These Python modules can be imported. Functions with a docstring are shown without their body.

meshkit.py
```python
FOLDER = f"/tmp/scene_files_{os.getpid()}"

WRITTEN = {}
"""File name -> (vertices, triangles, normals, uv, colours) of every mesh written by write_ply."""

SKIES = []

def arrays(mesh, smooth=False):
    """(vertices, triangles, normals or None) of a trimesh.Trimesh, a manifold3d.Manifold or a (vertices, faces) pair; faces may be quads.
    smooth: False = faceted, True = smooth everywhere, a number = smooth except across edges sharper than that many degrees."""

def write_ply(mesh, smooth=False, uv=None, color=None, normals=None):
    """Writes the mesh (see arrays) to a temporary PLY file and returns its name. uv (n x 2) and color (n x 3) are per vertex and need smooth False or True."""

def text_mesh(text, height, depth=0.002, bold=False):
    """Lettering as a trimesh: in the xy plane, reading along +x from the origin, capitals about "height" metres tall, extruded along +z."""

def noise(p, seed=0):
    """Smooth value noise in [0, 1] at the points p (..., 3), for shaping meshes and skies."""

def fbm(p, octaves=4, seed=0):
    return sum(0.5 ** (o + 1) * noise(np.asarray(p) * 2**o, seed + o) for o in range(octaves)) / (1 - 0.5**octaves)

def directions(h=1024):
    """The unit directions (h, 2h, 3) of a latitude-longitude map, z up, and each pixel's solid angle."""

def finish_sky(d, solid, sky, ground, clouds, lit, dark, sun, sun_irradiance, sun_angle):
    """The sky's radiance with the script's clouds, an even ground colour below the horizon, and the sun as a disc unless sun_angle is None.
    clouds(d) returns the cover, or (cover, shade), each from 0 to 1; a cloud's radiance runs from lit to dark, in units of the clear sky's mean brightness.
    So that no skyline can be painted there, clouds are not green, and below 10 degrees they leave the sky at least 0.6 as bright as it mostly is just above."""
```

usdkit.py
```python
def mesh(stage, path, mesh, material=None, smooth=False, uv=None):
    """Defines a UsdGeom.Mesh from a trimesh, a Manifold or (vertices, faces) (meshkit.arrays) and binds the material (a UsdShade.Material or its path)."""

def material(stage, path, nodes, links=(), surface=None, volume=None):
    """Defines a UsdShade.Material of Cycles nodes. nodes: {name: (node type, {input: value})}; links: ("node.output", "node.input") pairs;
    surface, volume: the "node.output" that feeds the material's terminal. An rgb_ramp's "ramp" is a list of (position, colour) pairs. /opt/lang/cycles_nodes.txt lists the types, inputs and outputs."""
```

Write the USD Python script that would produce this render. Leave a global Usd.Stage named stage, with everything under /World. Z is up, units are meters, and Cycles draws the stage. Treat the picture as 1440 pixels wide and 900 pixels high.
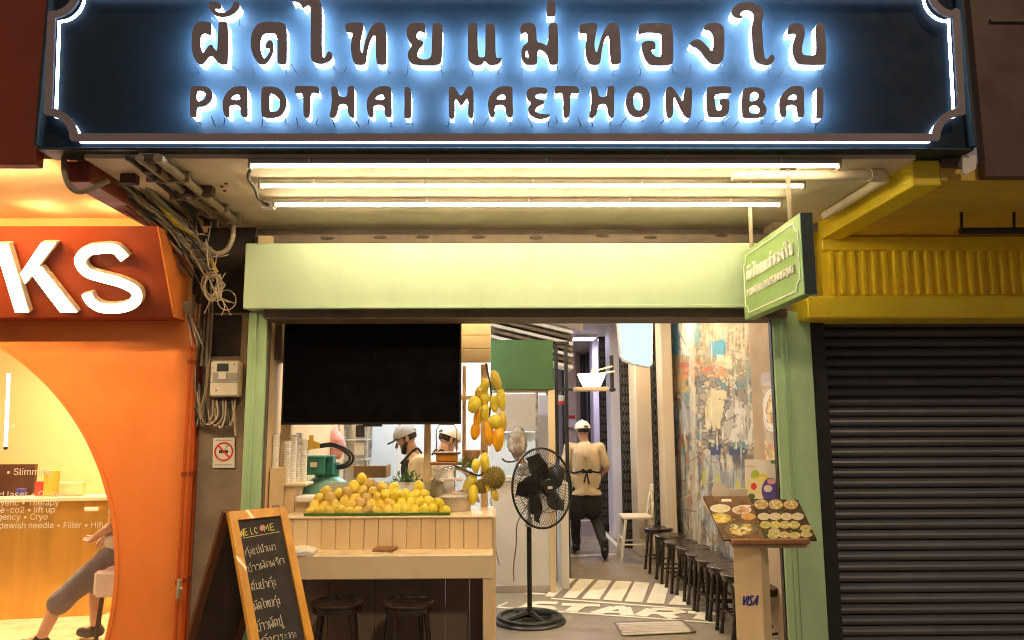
import math, random
import numpy as np, trimesh, usdkit, meshkit
import manifold3d as m3
from shapely.geometry import Polygon, LineString, Point, MultiPolygon, box as sbox
from shapely.ops import unary_union
from pxr import Usd, UsdGeom, UsdLux, UsdShade, Gf, Sdf, Vt

stage = Usd.Stage.CreateInMemory()
UsdGeom.SetStageUpAxis(stage, 'Z')
UsdGeom.Xform.Define(stage, '/World')
rng = random.Random(7)
nrg = np.random.default_rng(11)

# ------------------------------------------------------------------ camera
F_PX, EYE = 1060.0, np.array([0.0, 0.0, 1.65])
YAW, PITCH, ROLL = math.radians(0.8), math.radians(7.9), math.radians(-0.25)
FWD = np.array([math.sin(YAW) * math.cos(PITCH), math.cos(YAW) * math.cos(PITCH), math.sin(PITCH)])
R0 = np.array([math.cos(YAW), -math.sin(YAW), 0.0]); U0 = np.cross(R0, FWD)
RGT = math.cos(ROLL) * R0 + math.sin(ROLL) * U0
UPV = -math.sin(ROLL) * R0 + math.cos(ROLL) * U0
cam = UsdGeom.Camera.Define(stage, '/World/camera')
cam.CreateHorizontalApertureAttr(36.0); cam.CreateVerticalApertureAttr(22.5)
cam.CreateFocalLengthAttr(36.0 * F_PX / 1440.0)
cam.CreateClippingRangeAttr(Gf.Vec2f(0.05, 2000))
cam.CreateExposureAttr(0.35)
mtx = np.eye(4); mtx[0, :3], mtx[1, :3], mtx[2, :3], mtx[3, :3] = RGT, UPV, -FWD, EYE
cam.AddTransformOp().Set(Gf.Matrix4d(mtx.tolist()))

# ------------------------------------------------------------------ night sky and the light of the street from high in front
M = {}
LOOKS = '/World/Looks/'
sky = usdkit.material(stage, LOOKS + 'night_sky', {
    'sky': ('sky_texture', {'sky_type': 'single_scattering', 'sun_disc': False, 'sun_elevation': 0.02, 'sun_rotation': 2.6}),
    'dim': ('mix_color', {'blend_type': 'multiply', 'fac': 1.0, 'b': (0.004, 0.004, 0.005)}),
    'glow': ('mix_color', {'blend_type': 'add', 'fac': 1.0, 'b': (1.05, 0.76, 0.68)}),
    'bg': ('background_shader', {'strength': 0.115})},
    [('sky.color', 'dim.a'), ('dim.result', 'glow.a'), ('glow.result', 'bg.color')], surface='bg.background')
dome = UsdLux.DomeLight.Define(stage, '/World/sky')
UsdShade.MaterialBindingAPI.Apply(dome.GetPrim()).Bind(sky)
dome.GetPrim().SetCustomDataByKey('kind', 'structure')
street_glow = UsdLux.DistantLight.Define(stage, '/World/street_light')  # stands in for unseen light from across the street
street_glow.CreateIntensityAttr(0.17); street_glow.CreateAngleAttr(4.0); street_glow.CreateColorAttr(Gf.Vec3f(1, .74, .48))
UsdLux.LightAPI(street_glow.GetPrim()).CreateNormalizeAttr(True)
street_glow.AddRotateXYZOp().Set(Gf.Vec3f(52, 0, 18))

# ------------------------------------------------------------------ helpers: where things are
X_, Z_ = np.array([1.0, 0, 0]), np.array([0, 0, 1.0])
def ray(px, py):
    d = FWD + RGT * ((px - 720.0) / F_PX) + UPV * ((450.0 - py) / F_PX)
    return d
def at(px, py, Y):
    d = ray(px, py); return EYE + d * ((Y - EYE[1]) / d[1])
def atz(px, py, z):
    d = ray(px, py); return EYE + d * ((z - EYE[2]) / d[2])
def atx(px, py, x):
    d = ray(px, py); return EYE + d * ((x - EYE[0]) / d[0])
def pix(P):
    P = np.asarray(P, float) - EYE
    w = P @ FWD
    return np.stack([720 + F_PX * (P @ RGT) / w, 450 - F_PX * (P @ UPV) / w], -1)
class Plane:
    def __init__(s, o, u=X_, v=Z_):
        s.o = np.asarray(o, float); s.u = np.asarray(u, float) / np.linalg.norm(u); v = np.asarray(v, float)
        v = v - s.u * (v @ s.u); s.v = v / np.linalg.norm(v); s.n = np.cross(s.u, s.v)
    def st(s, px, py):
        d = ray(px, py); t = ((s.o - EYE) @ s.n) / (d @ s.n); p = EYE + d * t - s.o
        return (p @ s.u, p @ s.v)
    def world(s, a, b, off=0):
        return s.o + s.u * a + s.v * b + s.n * off
    def poly(s, pts): return [s.st(*p) for p in pts]
def front(Y): return Plane((0, Y, 0))
# ------------------------------------------------------------------ helpers: prims
used = {}
def numbered(path):
    n = used.get(path, 0); used[path] = n + 1
    return path if n == 0 else f'{path}_{n:03d}'
def say(p, label=None, cat=None, group=None, kind=None):
    for k, v in (('label', label), ('category', cat), ('group', group), ('kind', kind)):
        if v: p.SetCustomDataByKey(k, v)
    return p
class Thing:
    def __init__(s, name, label=None, cat=None, loc=(0, 0, 0), rz=0, group=None, kind=None):
        s.path = numbered('/World/' + name); s.loc = np.array(loc, float)
        x = UsdGeom.Xform.Define(stage, s.path); x.AddTranslateOp().Set(Gf.Vec3d(*map(float, loc))); s.rz = rz
        if rz: x.AddRotateZOp().Set(float(rz))
        s.prim = say(x.GetPrim(), label, cat, group, kind)
    def add(s, name, mesh, mat, smooth=False, label=None, local=False, kind=None):
        """mesh in world coordinates unless local"""
        if not local and s.loc.any(): mesh = mesh.copy(); mesh.apply_translation(-s.loc)
        pr = usdkit.mesh(stage, numbered(s.path + '/' + name), mesh, M[mat], smooth=smooth).GetPrim()
        say(pr, label, kind=kind)
        return Part(pr, s, local)
class Part:
    def __init__(s, prim, th, local): s.prim, s.th, s.local = prim, th, local
    def add(s, name, mesh, mat, smooth=False, label=None, kind=None):
        if not s.local and s.th is not None and s.th.loc.any(): mesh = mesh.copy(); mesh.apply_translation(-s.th.loc)
        pr = usdkit.mesh(stage, numbered(str(s.prim.GetPath()) + '/' + name), mesh, M[mat], smooth=smooth).GetPrim()
        say(pr, label, kind=kind); return Part(pr, s.th, s.local)
def single(name, mesh, mat, label=None, cat=None, group=None, kind=None, smooth=False):
    pr = usdkit.mesh(stage, numbered('/World/' + name), mesh, M[mat], smooth=smooth).GetPrim()
    say(pr, label, cat, group, kind); return Part(pr, None, False)
def copy_of(src, name, label, cat, loc, rz=0, group=None, rx=0, ry=0, sc=None):
    path = numbered('/World/' + name)
    x = UsdGeom.Xform.Define(stage, path)
    x.GetPrim().GetReferences().AddInternalReference(src)
    x.ClearXformOpOrder()
    x.AddTranslateOp().Set(Gf.Vec3d(*map(float, loc)))
    x.AddRotateXYZOp().Set(Gf.Vec3f(rx, ry, rz))
    if sc: x.AddScaleOp().Set(Gf.Vec3f(*sc))
    x.GetPrim().SetInstanceable(True)
    say(x.GetPrim(), label, cat, group)
    return x.GetPrim()
# ------------------------------------------------------------------ helpers: shapes
cat_ = trimesh.util.concatenate
def box(x0, x1, y0, y1, z0, z1):
    b = trimesh.creation.box((abs(x1 - x0), abs(y1 - y0), abs(z1 - z0)))
    b.apply_translation(((x0 + x1) / 2, (y0 + y1) / 2, (z0 + z1) / 2)); return b
def cbox(x0, x1, y0, y1, z0, z1, c=0.004):
    x0, x1 = sorted((x0, x1)); y0, y1 = sorted((y0, y1)); z0, z1 = sorted((z0, z1))
    c = min(c, (x1 - x0) * .45, (y1 - y0) * .45, (z1 - z0) * .45); P = []
    for X, sx in ((x0, 1), (x1, -1)):
        for Y, sy in ((y0, 1), (y1, -1)):
            for Z, sz in ((z0, 1), (z1, -1)):
                P += [(X + sx * c, Y + sy * c, Z), (X + sx * c, Y, Z + sz * c), (X, Y + sy * c, Z + sz * c)]
    return trimesh.convex.convex_hull(np.array(P))
def pbox(x0, y0, x1, y1, Y, d, c=0.004):
    """A box whose front face stands at depth Y and shows between two corners."""
    my, mx = (y0 + y1) / 2, (x0 + x1) / 2
    a, b = at(x0, my, Y)[0], at(x1, my, Y)[0]; t, l = at(mx, y0, Y)[2], at(mx, y1, Y)[2]
    return cbox(a, b, Y, Y + d, l, t, c)
def hull(*P): return trimesh.convex.convex_hull(np.vstack([np.atleast_2d(p) for p in P]))
def tube(pts, r, n=7, closed=False):
    pts = np.asarray(pts, float); k = len(pts); r = np.broadcast_to(r, (k,))
    if closed: tan = np.roll(pts, -1, 0) - np.roll(pts, 1, 0)
    else: tan = np.gradient(pts, axis=0)
    tan /= np.maximum(np.linalg.norm(tan, axis=1, keepdims=True), 1e-9)
    ref = np.array([0, 0, 1.0]) if abs(tan[0][2]) < .9 else np.array([1.0, 0, 0])
    a = np.cross(tan[0], ref); a /= np.linalg.norm(a); V = []
    for i in range(k):
        a = a - tan[i] * (a @ tan[i]); a /= max(np.linalg.norm(a), 1e-9); b = np.cross(tan[i], a)
        th = np.arange(n) * 2 * np.pi / n
        V.append(pts[i] + r[i] * (np.cos(th)[:, None] * a + np.sin(th)[:, None] * b))
    V = np.vstack(V); Fs = []
    for i in range(k if closed else k - 1):
        j = (i + 1) % k
        for q in range(n):
            p, s = q, (q + 1) % n
            Fs += [(i * n + p, i * n + s, j * n + s), (i * n + p, j * n + s, j * n + p)]
    if not closed:
        V = np.vstack([V, pts[0], pts[-1]]); c0, c1 = len(V) - 2, len(V) - 1
        for q in range(n):
            s = (q + 1) % n
            Fs += [(c0, s, q), (c1, (k - 1) * n + q, (k - 1) * n + s)]
    return trimesh.Trimesh(V, Fs, process=False)
def bez(pts, n=24):
    """Catmull-Rom through the points"""
    P = np.asarray(pts, float); P = np.vstack([2 * P[0] - P[1], P, 2 * P[-1] - P[-2]]); out = []
    m = max(2, n // (len(P) - 3))
    for i in range(1, len(P) - 2):
        for t in np.linspace(0, 1, m, endpoint=False):
            a, b, c, d = P[i - 1], P[i], P[i + 1], P[i + 2]
            out.append(.5 * (2 * b + (c - a) * t + (2 * a - 5 * b + 4 * c - d) * t * t + (3 * b - a - 3 * c + d) * t ** 3))
    out.append(P[-2]); return np.array(out)
def cyl(p0, p1, r0, r1=None, n=14):
    return tube([p0, p1], [r0, r0 if r1 is None else r1], n)
def lathe(profile, n=28, at_=(0, 0, 0)):
    m = trimesh.creation.revolve(np.array(profile, float), sections=n); m.apply_translation(at_)
    return m
def ball(c, r, sub=2):
    m = trimesh.creation.icosphere(sub, 1.0); m.apply_scale(r); m.apply_translation(c); return m
def chaikin(p, it=2):
    p = np.asarray(p, float)
    for _ in range(it):
        q = np.roll(p, -1, 0); p = np.stack([.75 * p + .25 * q, .25 * p + .75 * q], 1).reshape(-1, 2)
    return p
def prism(shape, plane, depth, off=0.0):
    """A flat outline in the plane's own coordinates made depth thick, from off to off + depth in front of it."""
    geoms = [g for g in getattr(shape, 'geoms', [shape]) if not g.is_empty and g.area > 1e-9]
    m = cat_([trimesh.creation.extrude_polygon(g, depth, engine='earcut') for g in geoms])
    V = m.vertices
    return trimesh.Trimesh(plane.o + V[:, :1] * plane.u + V[:, 1:2] * plane.v + (V[:, 2:3] + off) * plane.n, m.faces, process=False)
def ppoly(plane, pts): return Polygon(plane.poly(pts)).buffer(0)
def seen(poly, plane):
    """an outline read off in picture coordinates, laid on a plane"""
    out = []
    for g in getattr(poly, 'geoms', [poly]):
        if g.geom_type != 'Polygon': continue
        out.append(Polygon(plane.poly(g.exterior.coords), [plane.poly(h.coords) for h in g.interiors]).buffer(0))
    return unary_union(out)
def placed(mesh, loc=(0, 0, 0), rz=0, rx=0, ry=0, sc=None):
    m = mesh.copy()
    if sc is not None: m.apply_scale(sc)
    R = trimesh.transformations.euler_matrix(math.radians(rx), math.radians(ry), math.radians(rz)); R[:3, 3] = loc
    m.apply_transform(R); return m
# ------------------------------------------------------------------ helpers: materials
def mat(name, col, rough=.6, var=.12, scale=6.0, bump=0.0, bscale=None, metal=0.0, spec=.5, coat=0.0, stretch=(1, 1, 1), dirt=0.0, dirtcol=(.08, .06, .04), detail=5, trans=0.0, obj=False):
    c = np.array(col, float); nodes = {
        'geo': ('texture_coordinate', {}) if obj else ('geometry', {}),
        'map': ('mapping', {'scale': tuple(stretch)}),
        'n': ('noise_texture', {'scale': scale, 'detail': detail, 'roughness': .6}),
        'ramp': ('rgb_ramp', {'ramp': [(.25, tuple(c * (1 - var))), (.5, tuple(c)), (.75, tuple(np.minimum(c * (1 + var), .95)))]}),
        'p': ('principled_bsdf', {'roughness': rough, 'metallic': metal, 'specular_ior_level': spec, 'coat_weight': coat, 'transmission_weight': trans})}
    links = [('geo.object' if obj else 'geo.position', 'map.vector'), ('map.vector', 'n.vector'), ('n.fac', 'ramp.fac')]
    top = 'ramp.color'
    if dirt:
        nodes['dn'] = ('noise_texture', {'scale': scale * .45, 'detail': 8, 'roughness': .7, 'distortion': .4})
        nodes['dr'] = ('map_range', {'from_min': .52, 'from_max': .75, 'to_min': 0.0, 'to_max': dirt, 'clamp': True})
        nodes['dm'] = ('mix_color', {'b': tuple(dirtcol)})
        links += [('map.vector', 'dn.vector'), ('dn.fac', 'dr.value'), ('dr.result', 'dm.fac'), (top, 'dm.a')]; top = 'dm.result'
    links.append((top, 'p.base_color'))
    nodes['rn'] = ('noise_texture', {'scale': scale * 2.3, 'detail': 4}); nodes['rr'] = ('map_range', {'from_min': .3, 'from_max': .7, 'to_min': max(.04, rough - .1), 'to_max': min(1, rough + .12)})
    links += [('map.vector', 'rn.vector'), ('rn.fac', 'rr.value'), ('rr.result', 'p.roughness')]
    if bump:
        nodes['bn'] = ('noise_texture', {'scale': bscale or scale * 6, 'detail': 6, 'roughness': .6}); nodes['b'] = ('bump', {'strength': bump, 'distance': .01})
        links += [('map.vector', 'bn.vector'), ('bn.fac', 'b.height'), ('b.normal', 'p.normal')]
    M[name] = usdkit.material(stage, LOOKS + name, nodes, links, surface='p.BSDF'); return M[name]
def glow(name, col, strength):
    M[name] = usdkit.material(stage, LOOKS + name, {'e': ('emission', {'color': tuple(col), 'strength': float(strength)})}, [], surface='e.emission')
def painted(name, rough=.55, coat=0.0, bump=0.0):
    nodes = {'a': ('attribute', {'attribute': 'paint'}), 'p': ('principled_bsdf', {'roughness': rough, 'coat_weight': coat})}
    links = [('a.color', 'p.base_color')]
    if bump:
        nodes.update({'g': ('geometry', {}), 'bn': ('noise_texture', {'scale': 60.0, 'detail': 5}), 'b': ('bump', {'strength': bump, 'distance': .004})})
        links += [('g.position', 'bn.vector'), ('bn.fac', 'b.height'), ('b.normal', 'p.normal')]
    M[name] = usdkit.material(stage, LOOKS + name, nodes, links, surface='p.BSDF')
def pane(name, tint=(1, 1, 1), rough=.02, ior=1.45, haze=0.0, hazecol=(.8, .8, .8)):
    nodes = {'t': ('transparent_bsdf', {'color': tint}), 'g': ('glossy_bsdf', {'roughness': rough}), 'f': ('fresnel', {'IOR': ior}), 'm': ('mix_closure', {})}
    links = [('f.fac', 'm.fac'), ('t.BSDF', 'm.closure1'), ('g.BSDF', 'm.closure2')]; top = 'm.closure'
    if haze:
        nodes['d'] = ('diffuse_bsdf', {'color': hazecol}); nodes['mm'] = ('mix_closure', {'fac': haze})
        links += [('m.closure', 'mm.closure1'), ('d.BSDF', 'mm.closure2')]; top = 'mm.closure'
    M[name] = usdkit.material(stage, LOOKS + name, nodes, links, surface=top)
# a painted picture is a grid of vertices that carry their own colour
class Canvas:
    def __init__(s, w, h, corners, back=0.0):
        """corners: top left, top right, bottom right, bottom left, in the world"""
        s.w, s.h = w, h; a, b, c, d = (np.asarray(q, float) for q in corners)
        u, v = np.meshgrid(np.linspace(0, 1, w), np.linspace(0, 1, h)); u, v = u[..., None], v[..., None]
        s.P = (a * (1 - u) + b * u) * (1 - v) + (d * (1 - u) + c * u) * v
        q = pix(s.P); s.x, s.y = q[..., 0], q[..., 1]; s.u, s.v = u[..., 0], v[..., 0]
        s.c = np.ones((h, w, 3)) * .5
    def fill(s, mask, col, k=1.0):
        k = (np.asarray(mask, float) * k)[..., None]; s.c = s.c * (1 - k) + np.asarray(col, float) * k
    def ell(s, cx, cy, rx, ry, col, k=1.0, soft=.0, rot=0.0):
        X, Y = s.x - cx, s.y - cy; c, n = math.cos(rot), math.sin(rot); X, Y = X * c + Y * n, -X * n + Y * c
        d = np.hypot(X / rx, Y / ry); s.fill(d < 1 if not soft else np.clip((1 - d) / soft, 0, 1), col, k)
    def poly(s, pts, col, k=1.0, wob=0.0):
        x, y = s.x, s.y
        if wob:
            q = np.stack([s.x / 6, s.y / 6, 0 * s.x], -1); x = x + wob * (meshkit.fbm(q, 3, 3) - .5) * 2; y = y + wob * (meshkit.fbm(q, 3, 8) - .5) * 2
        ins = np.zeros(x.shape, bool); n = len(pts)
        for i in range(n):
            (x0, y0), (x1, y1) = pts[i], pts[(i + 1) % n]
            if y0 == y1: continue
            ins ^= ((y0 > y) != (y1 > y)) & (x < (x1 - x0) * (y - y0) / (y1 - y0) + x0)
        s.fill(ins, col, k)
    def noise(s, sx, sy, seed, octv=4): return meshkit.fbm(np.stack([s.x / sx, s.y / sy, 0 * s.x], -1), octv, seed)
    def mesh(s):
        i = np.arange(s.w * s.h).reshape(s.h, s.w); a, b, c, d = i[:-1, :-1].ravel(), i[1:, :-1].ravel(), i[1:, 1:].ravel(), i[:-1, 1:].ravel()
        return s.P.reshape(-1, 3), np.vstack([np.stack([a, b, c], 1), np.stack([a, c, d], 1)])
    def paint(s, part):
        UsdGeom.PrimvarsAPI(part.prim).CreatePrimvar('paint', Sdf.ValueTypeNames.Color3fArray, 'vertex').Set(Vt.Vec3fArray.FromNumpy(np.clip(s.c, 0, .95).reshape(-1, 3).astype(np.float32)))
    def tri(s): v, f = s.mesh(); return trimesh.Trimesh(v, f, process=False)

# ------------------------------------------------------------------ materials
mat('concrete', (.25,.20,.145), .85, .28, 3.0, .35, 40, dirt=.5, dirtcol=(.09, .07, .05))
mat('pavement', (.24,.22,.20), .85, .2, 2.0, .3, 50, dirt=.4)
mat('shop_floor', (.27,.23,.175), .42, .14, 1.6, .06, 60, dirt=.35, dirtcol=(.2, .16, .12))
mat('floor_paint', (.80,.74,.60), .5, .1, 10, 0, dirt=.35, dirtcol=(.45, .39, .31))
mat('sign_navy', (.011,.022,.034), .65, .15, 5, .04, 30, spec=.2)
mat('sign_case', (.018,.03,.034), .5, .15, 6)
mat('letter_face', (.24,.21,.245), .55, .06, 8)
mat('sign_frame', (.26,.225,.25), .5, .08, 8)
glow('letter_led', (.46, .70, 1.0), 44)
glow('border_led', (.60,.76,1.0), 4.5)
mat('ceiling_paint', (.76,.66,.50), .75, .1, 3, .1, 20, dirt=.35, dirtcol=(.30, .23, .15))
mat('strip_housing', (.30, .26, .2), .5, .1)
glow('strip_led', (1.0,.79,.49), 52)
mat('green_light', (.47,.60,.40), .45, .06, 4, .08, 25, dirt=.3, dirtcol=(.3, .34, .18), stretch=(1, 1, .25))
mat('green_post', (.42,.62,.35), .4, .1, 4, .08, 25, dirt=.25, dirtcol=(.14, .2, .09), stretch=(1, 1, .4))
mat('green_sign', (.30,.48,.17), .5, .06, 5)
mat('green_dark', (.03, .05, .04), .5, .1, 5)
mat('white_letter', (.92,.90,.86), .45, .04)
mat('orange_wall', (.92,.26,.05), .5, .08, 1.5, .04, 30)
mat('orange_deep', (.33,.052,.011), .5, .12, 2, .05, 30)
mat('maroon', (.22,.034,.015), .6, .15, 2)
mat('wall_warm', (.86,.60,.29), .7, .06, 2)
glow('added_tuck_led', (1.0, .76, .42), 26)
glow('ks_light', (1.0, .88, .68), 5.0)
glow('added_flood_glow', (1.0,.70,.33), 240)
mat('letter_rim', (.7, .55, .35), .5)
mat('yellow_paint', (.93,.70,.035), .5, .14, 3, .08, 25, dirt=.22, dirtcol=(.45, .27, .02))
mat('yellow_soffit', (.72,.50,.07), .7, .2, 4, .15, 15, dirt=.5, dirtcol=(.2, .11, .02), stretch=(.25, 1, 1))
mat('brown_panel', (.12,.07,.048), .35, .12, 2, .03)
mat('shutter', (.105,.106,.122), .38, .16, 3, .04, 40, metal=.1, stretch=(.5, 1, 2), dirt=.5, dirtcol=(.07, .06, .055))
mat('black_metal', (.018, .017, .016), .4, .2, 6)
mat('shade_and_board', (.035, .026, .02), .85, .35, 5, .25, 30)  # dark board colour, also the corner shade put into wall and pillar head
mat('dark_gap', (.03, .025, .02), .8, .2)
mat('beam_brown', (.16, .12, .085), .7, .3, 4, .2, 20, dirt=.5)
mat('cream_wood', (.75,.57,.33), .5, .07, 5, .06, 30, stretch=(1, 1, .25), dirt=.12, dirtcol=(.5, .36, .2))
mat('cream_wood_b', (.69,.51,.285), .5, .07, 5, .06, 30, stretch=(1, 1, .25), dirt=.15, dirtcol=(.45, .32, .18))
mat('cream_top', (.78,.63,.40), .35, .05, 4)
mat('pine', (.72, .52, .30), .5, .14, 5, .06, 30, stretch=(1, 1, .2))
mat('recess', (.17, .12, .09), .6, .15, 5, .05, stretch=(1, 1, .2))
mat('wall_tan', (.42, .31, .21), .65, .1, 4, .08, 30, dirt=.25, dirtcol=(.25, .17, .1))
mat('mat_grey', (.36, .31, .27), .6, .1, 5, dirt=.3)
mat('mat_pale', (.52, .47, .41), .6, .1, 5)
glow('uplight', (1.0, .72, .36), 70)
mat('brown_wood', (.30, .14, .06), .5, .2, 6, .05, stretch=(.3, 1, 1))
mat('frame_wood', (.80,.37,.045), .38, .28, 7, .08, 40, stretch=(1, 1, .25), coat=.3)
mat('frame_wood_dark', (.14, .05, .015), .5, .25, 7)
mat('chalkboard', (.035, .028, .024), .75, .25, 5, .03)
mat('chalk', (.62, .55, .42), .9, .35, 60)
mat('chalk_yellow', (.78, .66, .22), .9, .3, 60)
mat('chalk_pink', (.75, .33, .28), .9, .3, 60)
mat('tv_black', (.004,.003,.003), .3, .0, 3, spec=.12)
mat('tv_bezel', (.012, .011, .011), .45)
mat('stool_brown', (.026,.013,.009), .28, .25, 8, coat=.25, obj=True)
mat('fan_black', (.016, .015, .015), .35, .15, 8)
mat('fan_grey', (.16, .14, .12), .4)
mat('chrome', (.6, .57, .52), .22, .05, metal=.95)
mat('steel', (.52, .54, .55), .32, .08, 6, metal=.8, stretch=(.3, 1, 1))
mat('white_wall', (.76, .73, .70), .6, .05, 2.5, .05, 30, dirt=.15, dirtcol=(.55, .48, .4))
mat('kitchen_wall', (.68,.77,.87), .45, .05, 2)
mat('grey_wall', (.48, .42, .36), .65, .12, 3, .08, 25, dirt=.25, dirtcol=(.3, .25, .2))
mat('column_cream', (.66, .56, .44), .65, .08, 2.5, .08, 30, dirt=.2, dirtcol=(.42, .33, .25), stretch=(1, 1, .3))
mat('column_lilac', (.66, .62, .68), .6, .07, 2.5, .05, 30, dirt=.15, dirtcol=(.4, .38, .4))
mat('panel_green', (.05,.125,.045), .45, .1, 4)
mat('fruit_yellow', (.80,.64,.055), .42, .16, 14, .05, 80, obj=True, dirt=.25, dirtcol=(.55, .50, .06))
mat('fruit_amber', (.72,.52,.07), .45, .18, 14, .05, 80, obj=True, dirt=.35, dirtcol=(.52, .28, .05))
mat('fruit_tan', (.55,.36,.095), .55, .2, 12, .08, 60, obj=True, dirt=.4, dirtcol=(.45, .23, .06))
mat('fruit_orange', (.85, .40, .01), .4, .14, 10, .04, 60, obj=True)
mat('durian', (.28, .21, .045), .65, .3, 20, .2, 60)
mat('stem', (.09, .055, .03), .8, .2)
mat('leaf', (.06, .15, .03), .5, .3, 12)
mat('tray', (.16, .13, .05), .6)
mat('paper', (.80, .76, .68), .7, .05)
mat('paper_dark', (.05, .03, .02), .5, .2)
mat('red_ink', (.62, .04, .03), .6, .05)
mat('black_ink', (.03, .03, .03), .6, .05)
mat('grey_ink', (.35, .34, .33), .6, .1)
mat('navy_ink', (.03, .03, .22), .5, .05)
mat('meter_case', (.72, .68, .58), .4, .05, dirt=.25, dirtcol=(.45, .36, .25))
mat('lcd', (.05, .06, .06), .25)
mat('pipe_orange', (.68, .115, .018), .38, .14, 5, coat=.2)
mat('cable_black', (.025, .022, .02), .55, .2, 30)
mat('cable_grey', (.34, .29, .22), .6, .25, 30)
mat('cable_tan', (.46, .37, .25), .6, .25, 30)
mat('cable_yellow', (.62, .46, .04), .5, .2, 30)
mat('conduit', (.27, .22, .14), .55, .25, 8, dirt=.4)
mat('rust', (.07, .045, .03), .8, .3)
mat('teal', (.03, .22, .18), .35, .15, 6)
mat('cyan_water', (.22,.52,.50), .3, .15, 8)
mat('brass', (.72, .48, .08), .35, .1, metal=.5)
mat('pink', (.72, .32, .30), .7, .12, 12, .3, 30)
mat('blue_bin', (.06, .2, .5), .4)
mat('cup_white', (.82, .78, .72), .4, .06, 20)
mat('cardboard', (.33, .21, .11), .8, .15, 8)
mat('skin', (.45, .24, .15), .5, .1, 20)
mat('skin_pale', (.56, .33, .22), .5, .1, 20)
mat('hair', (.012, .010, .009), .55, .3, 40)
mat('shirt_cream', (.58,.45,.29), .85, .07, 10, .35, 18)
mat('shirt_white', (.74, .68, .62), .85, .06, 10, .3, 18)
mat('cap_white', (.74, .70, .64), .8, .06, 15, .15, 60)
mat('cap_grey', (.30, .30, .32), .8, .1, 15, .15, 60)
mat('apron', (.016, .015, .016), .85, .2, 10, .3, 20)
mat('trousers', (.02, .018, .018), .85, .2, 10, .3, 20)
mat('shorts_grey', (.17, .15, .16), .85, .15, 10, .4, 16)
mat('shoe', (.02, .017, .015), .5, .2, 10)
mat('chair_white', (.78, .70, .56), .4, .06, 8)
mat('reception', (.62, .36, .07), .26, .3, 2, metal=.6, stretch=(.9, 1, .06), detail=1)
mat('dark_brown', (.07, .035, .018), .4, .2, 3)
mat('warm_floor', (.80, .62, .38), .3, .05, 3)
mat('frost', (.85, .8, .7), .4, .03)
mat('basil', (.05, .12, .02), .7, .3, 15)
glow('lightbox', (.66,.92,.97), 1.0)
glow('bowl_glow', (1.0,.92,.95), 2.2)
glow('noodle_glow', (1.0,.72,.35), 1.6)
glow('neon_violet', (.92, .70, 1.0), 5)
glow('kitchen_lamp', (.88,.95,1.0), 135)
glow('hall_lamp', (1.0, .76, .45), 82)
glow('spot_lamp', (1.0,.78,.46), 330)
glow('violet_lamp', (.76, .70, 1.0), 60)
glow('window_lamp', (1.0,.78,.47), 64)
painted('mural_paint', .6, 0, .25)
painted('print', .35, .3)
pane('glass'); pane('clear_plastic', (.97, .97, .97), .06, 1.35, .10, (.8, .78, .74)); pane('foil', (.85, .8, .72), .15, 1.5, .35, (.7, .62, .5))

# ================================================================== the setting
CEIL = 3.10
single('pavement', box(-14, 14, -9, 5.6, -.16, -.02), 'pavement', kind='structure')
single('road', box(-60, 60, -60, -9.2, -.32, -.30), 'pavement', kind='structure')
floor = Thing('shop_floor', kind='structure')
floor.add('slab', box(-1.9, 2.6, 5.6, 16.5, -.16, 0), 'shop_floor')

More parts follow.
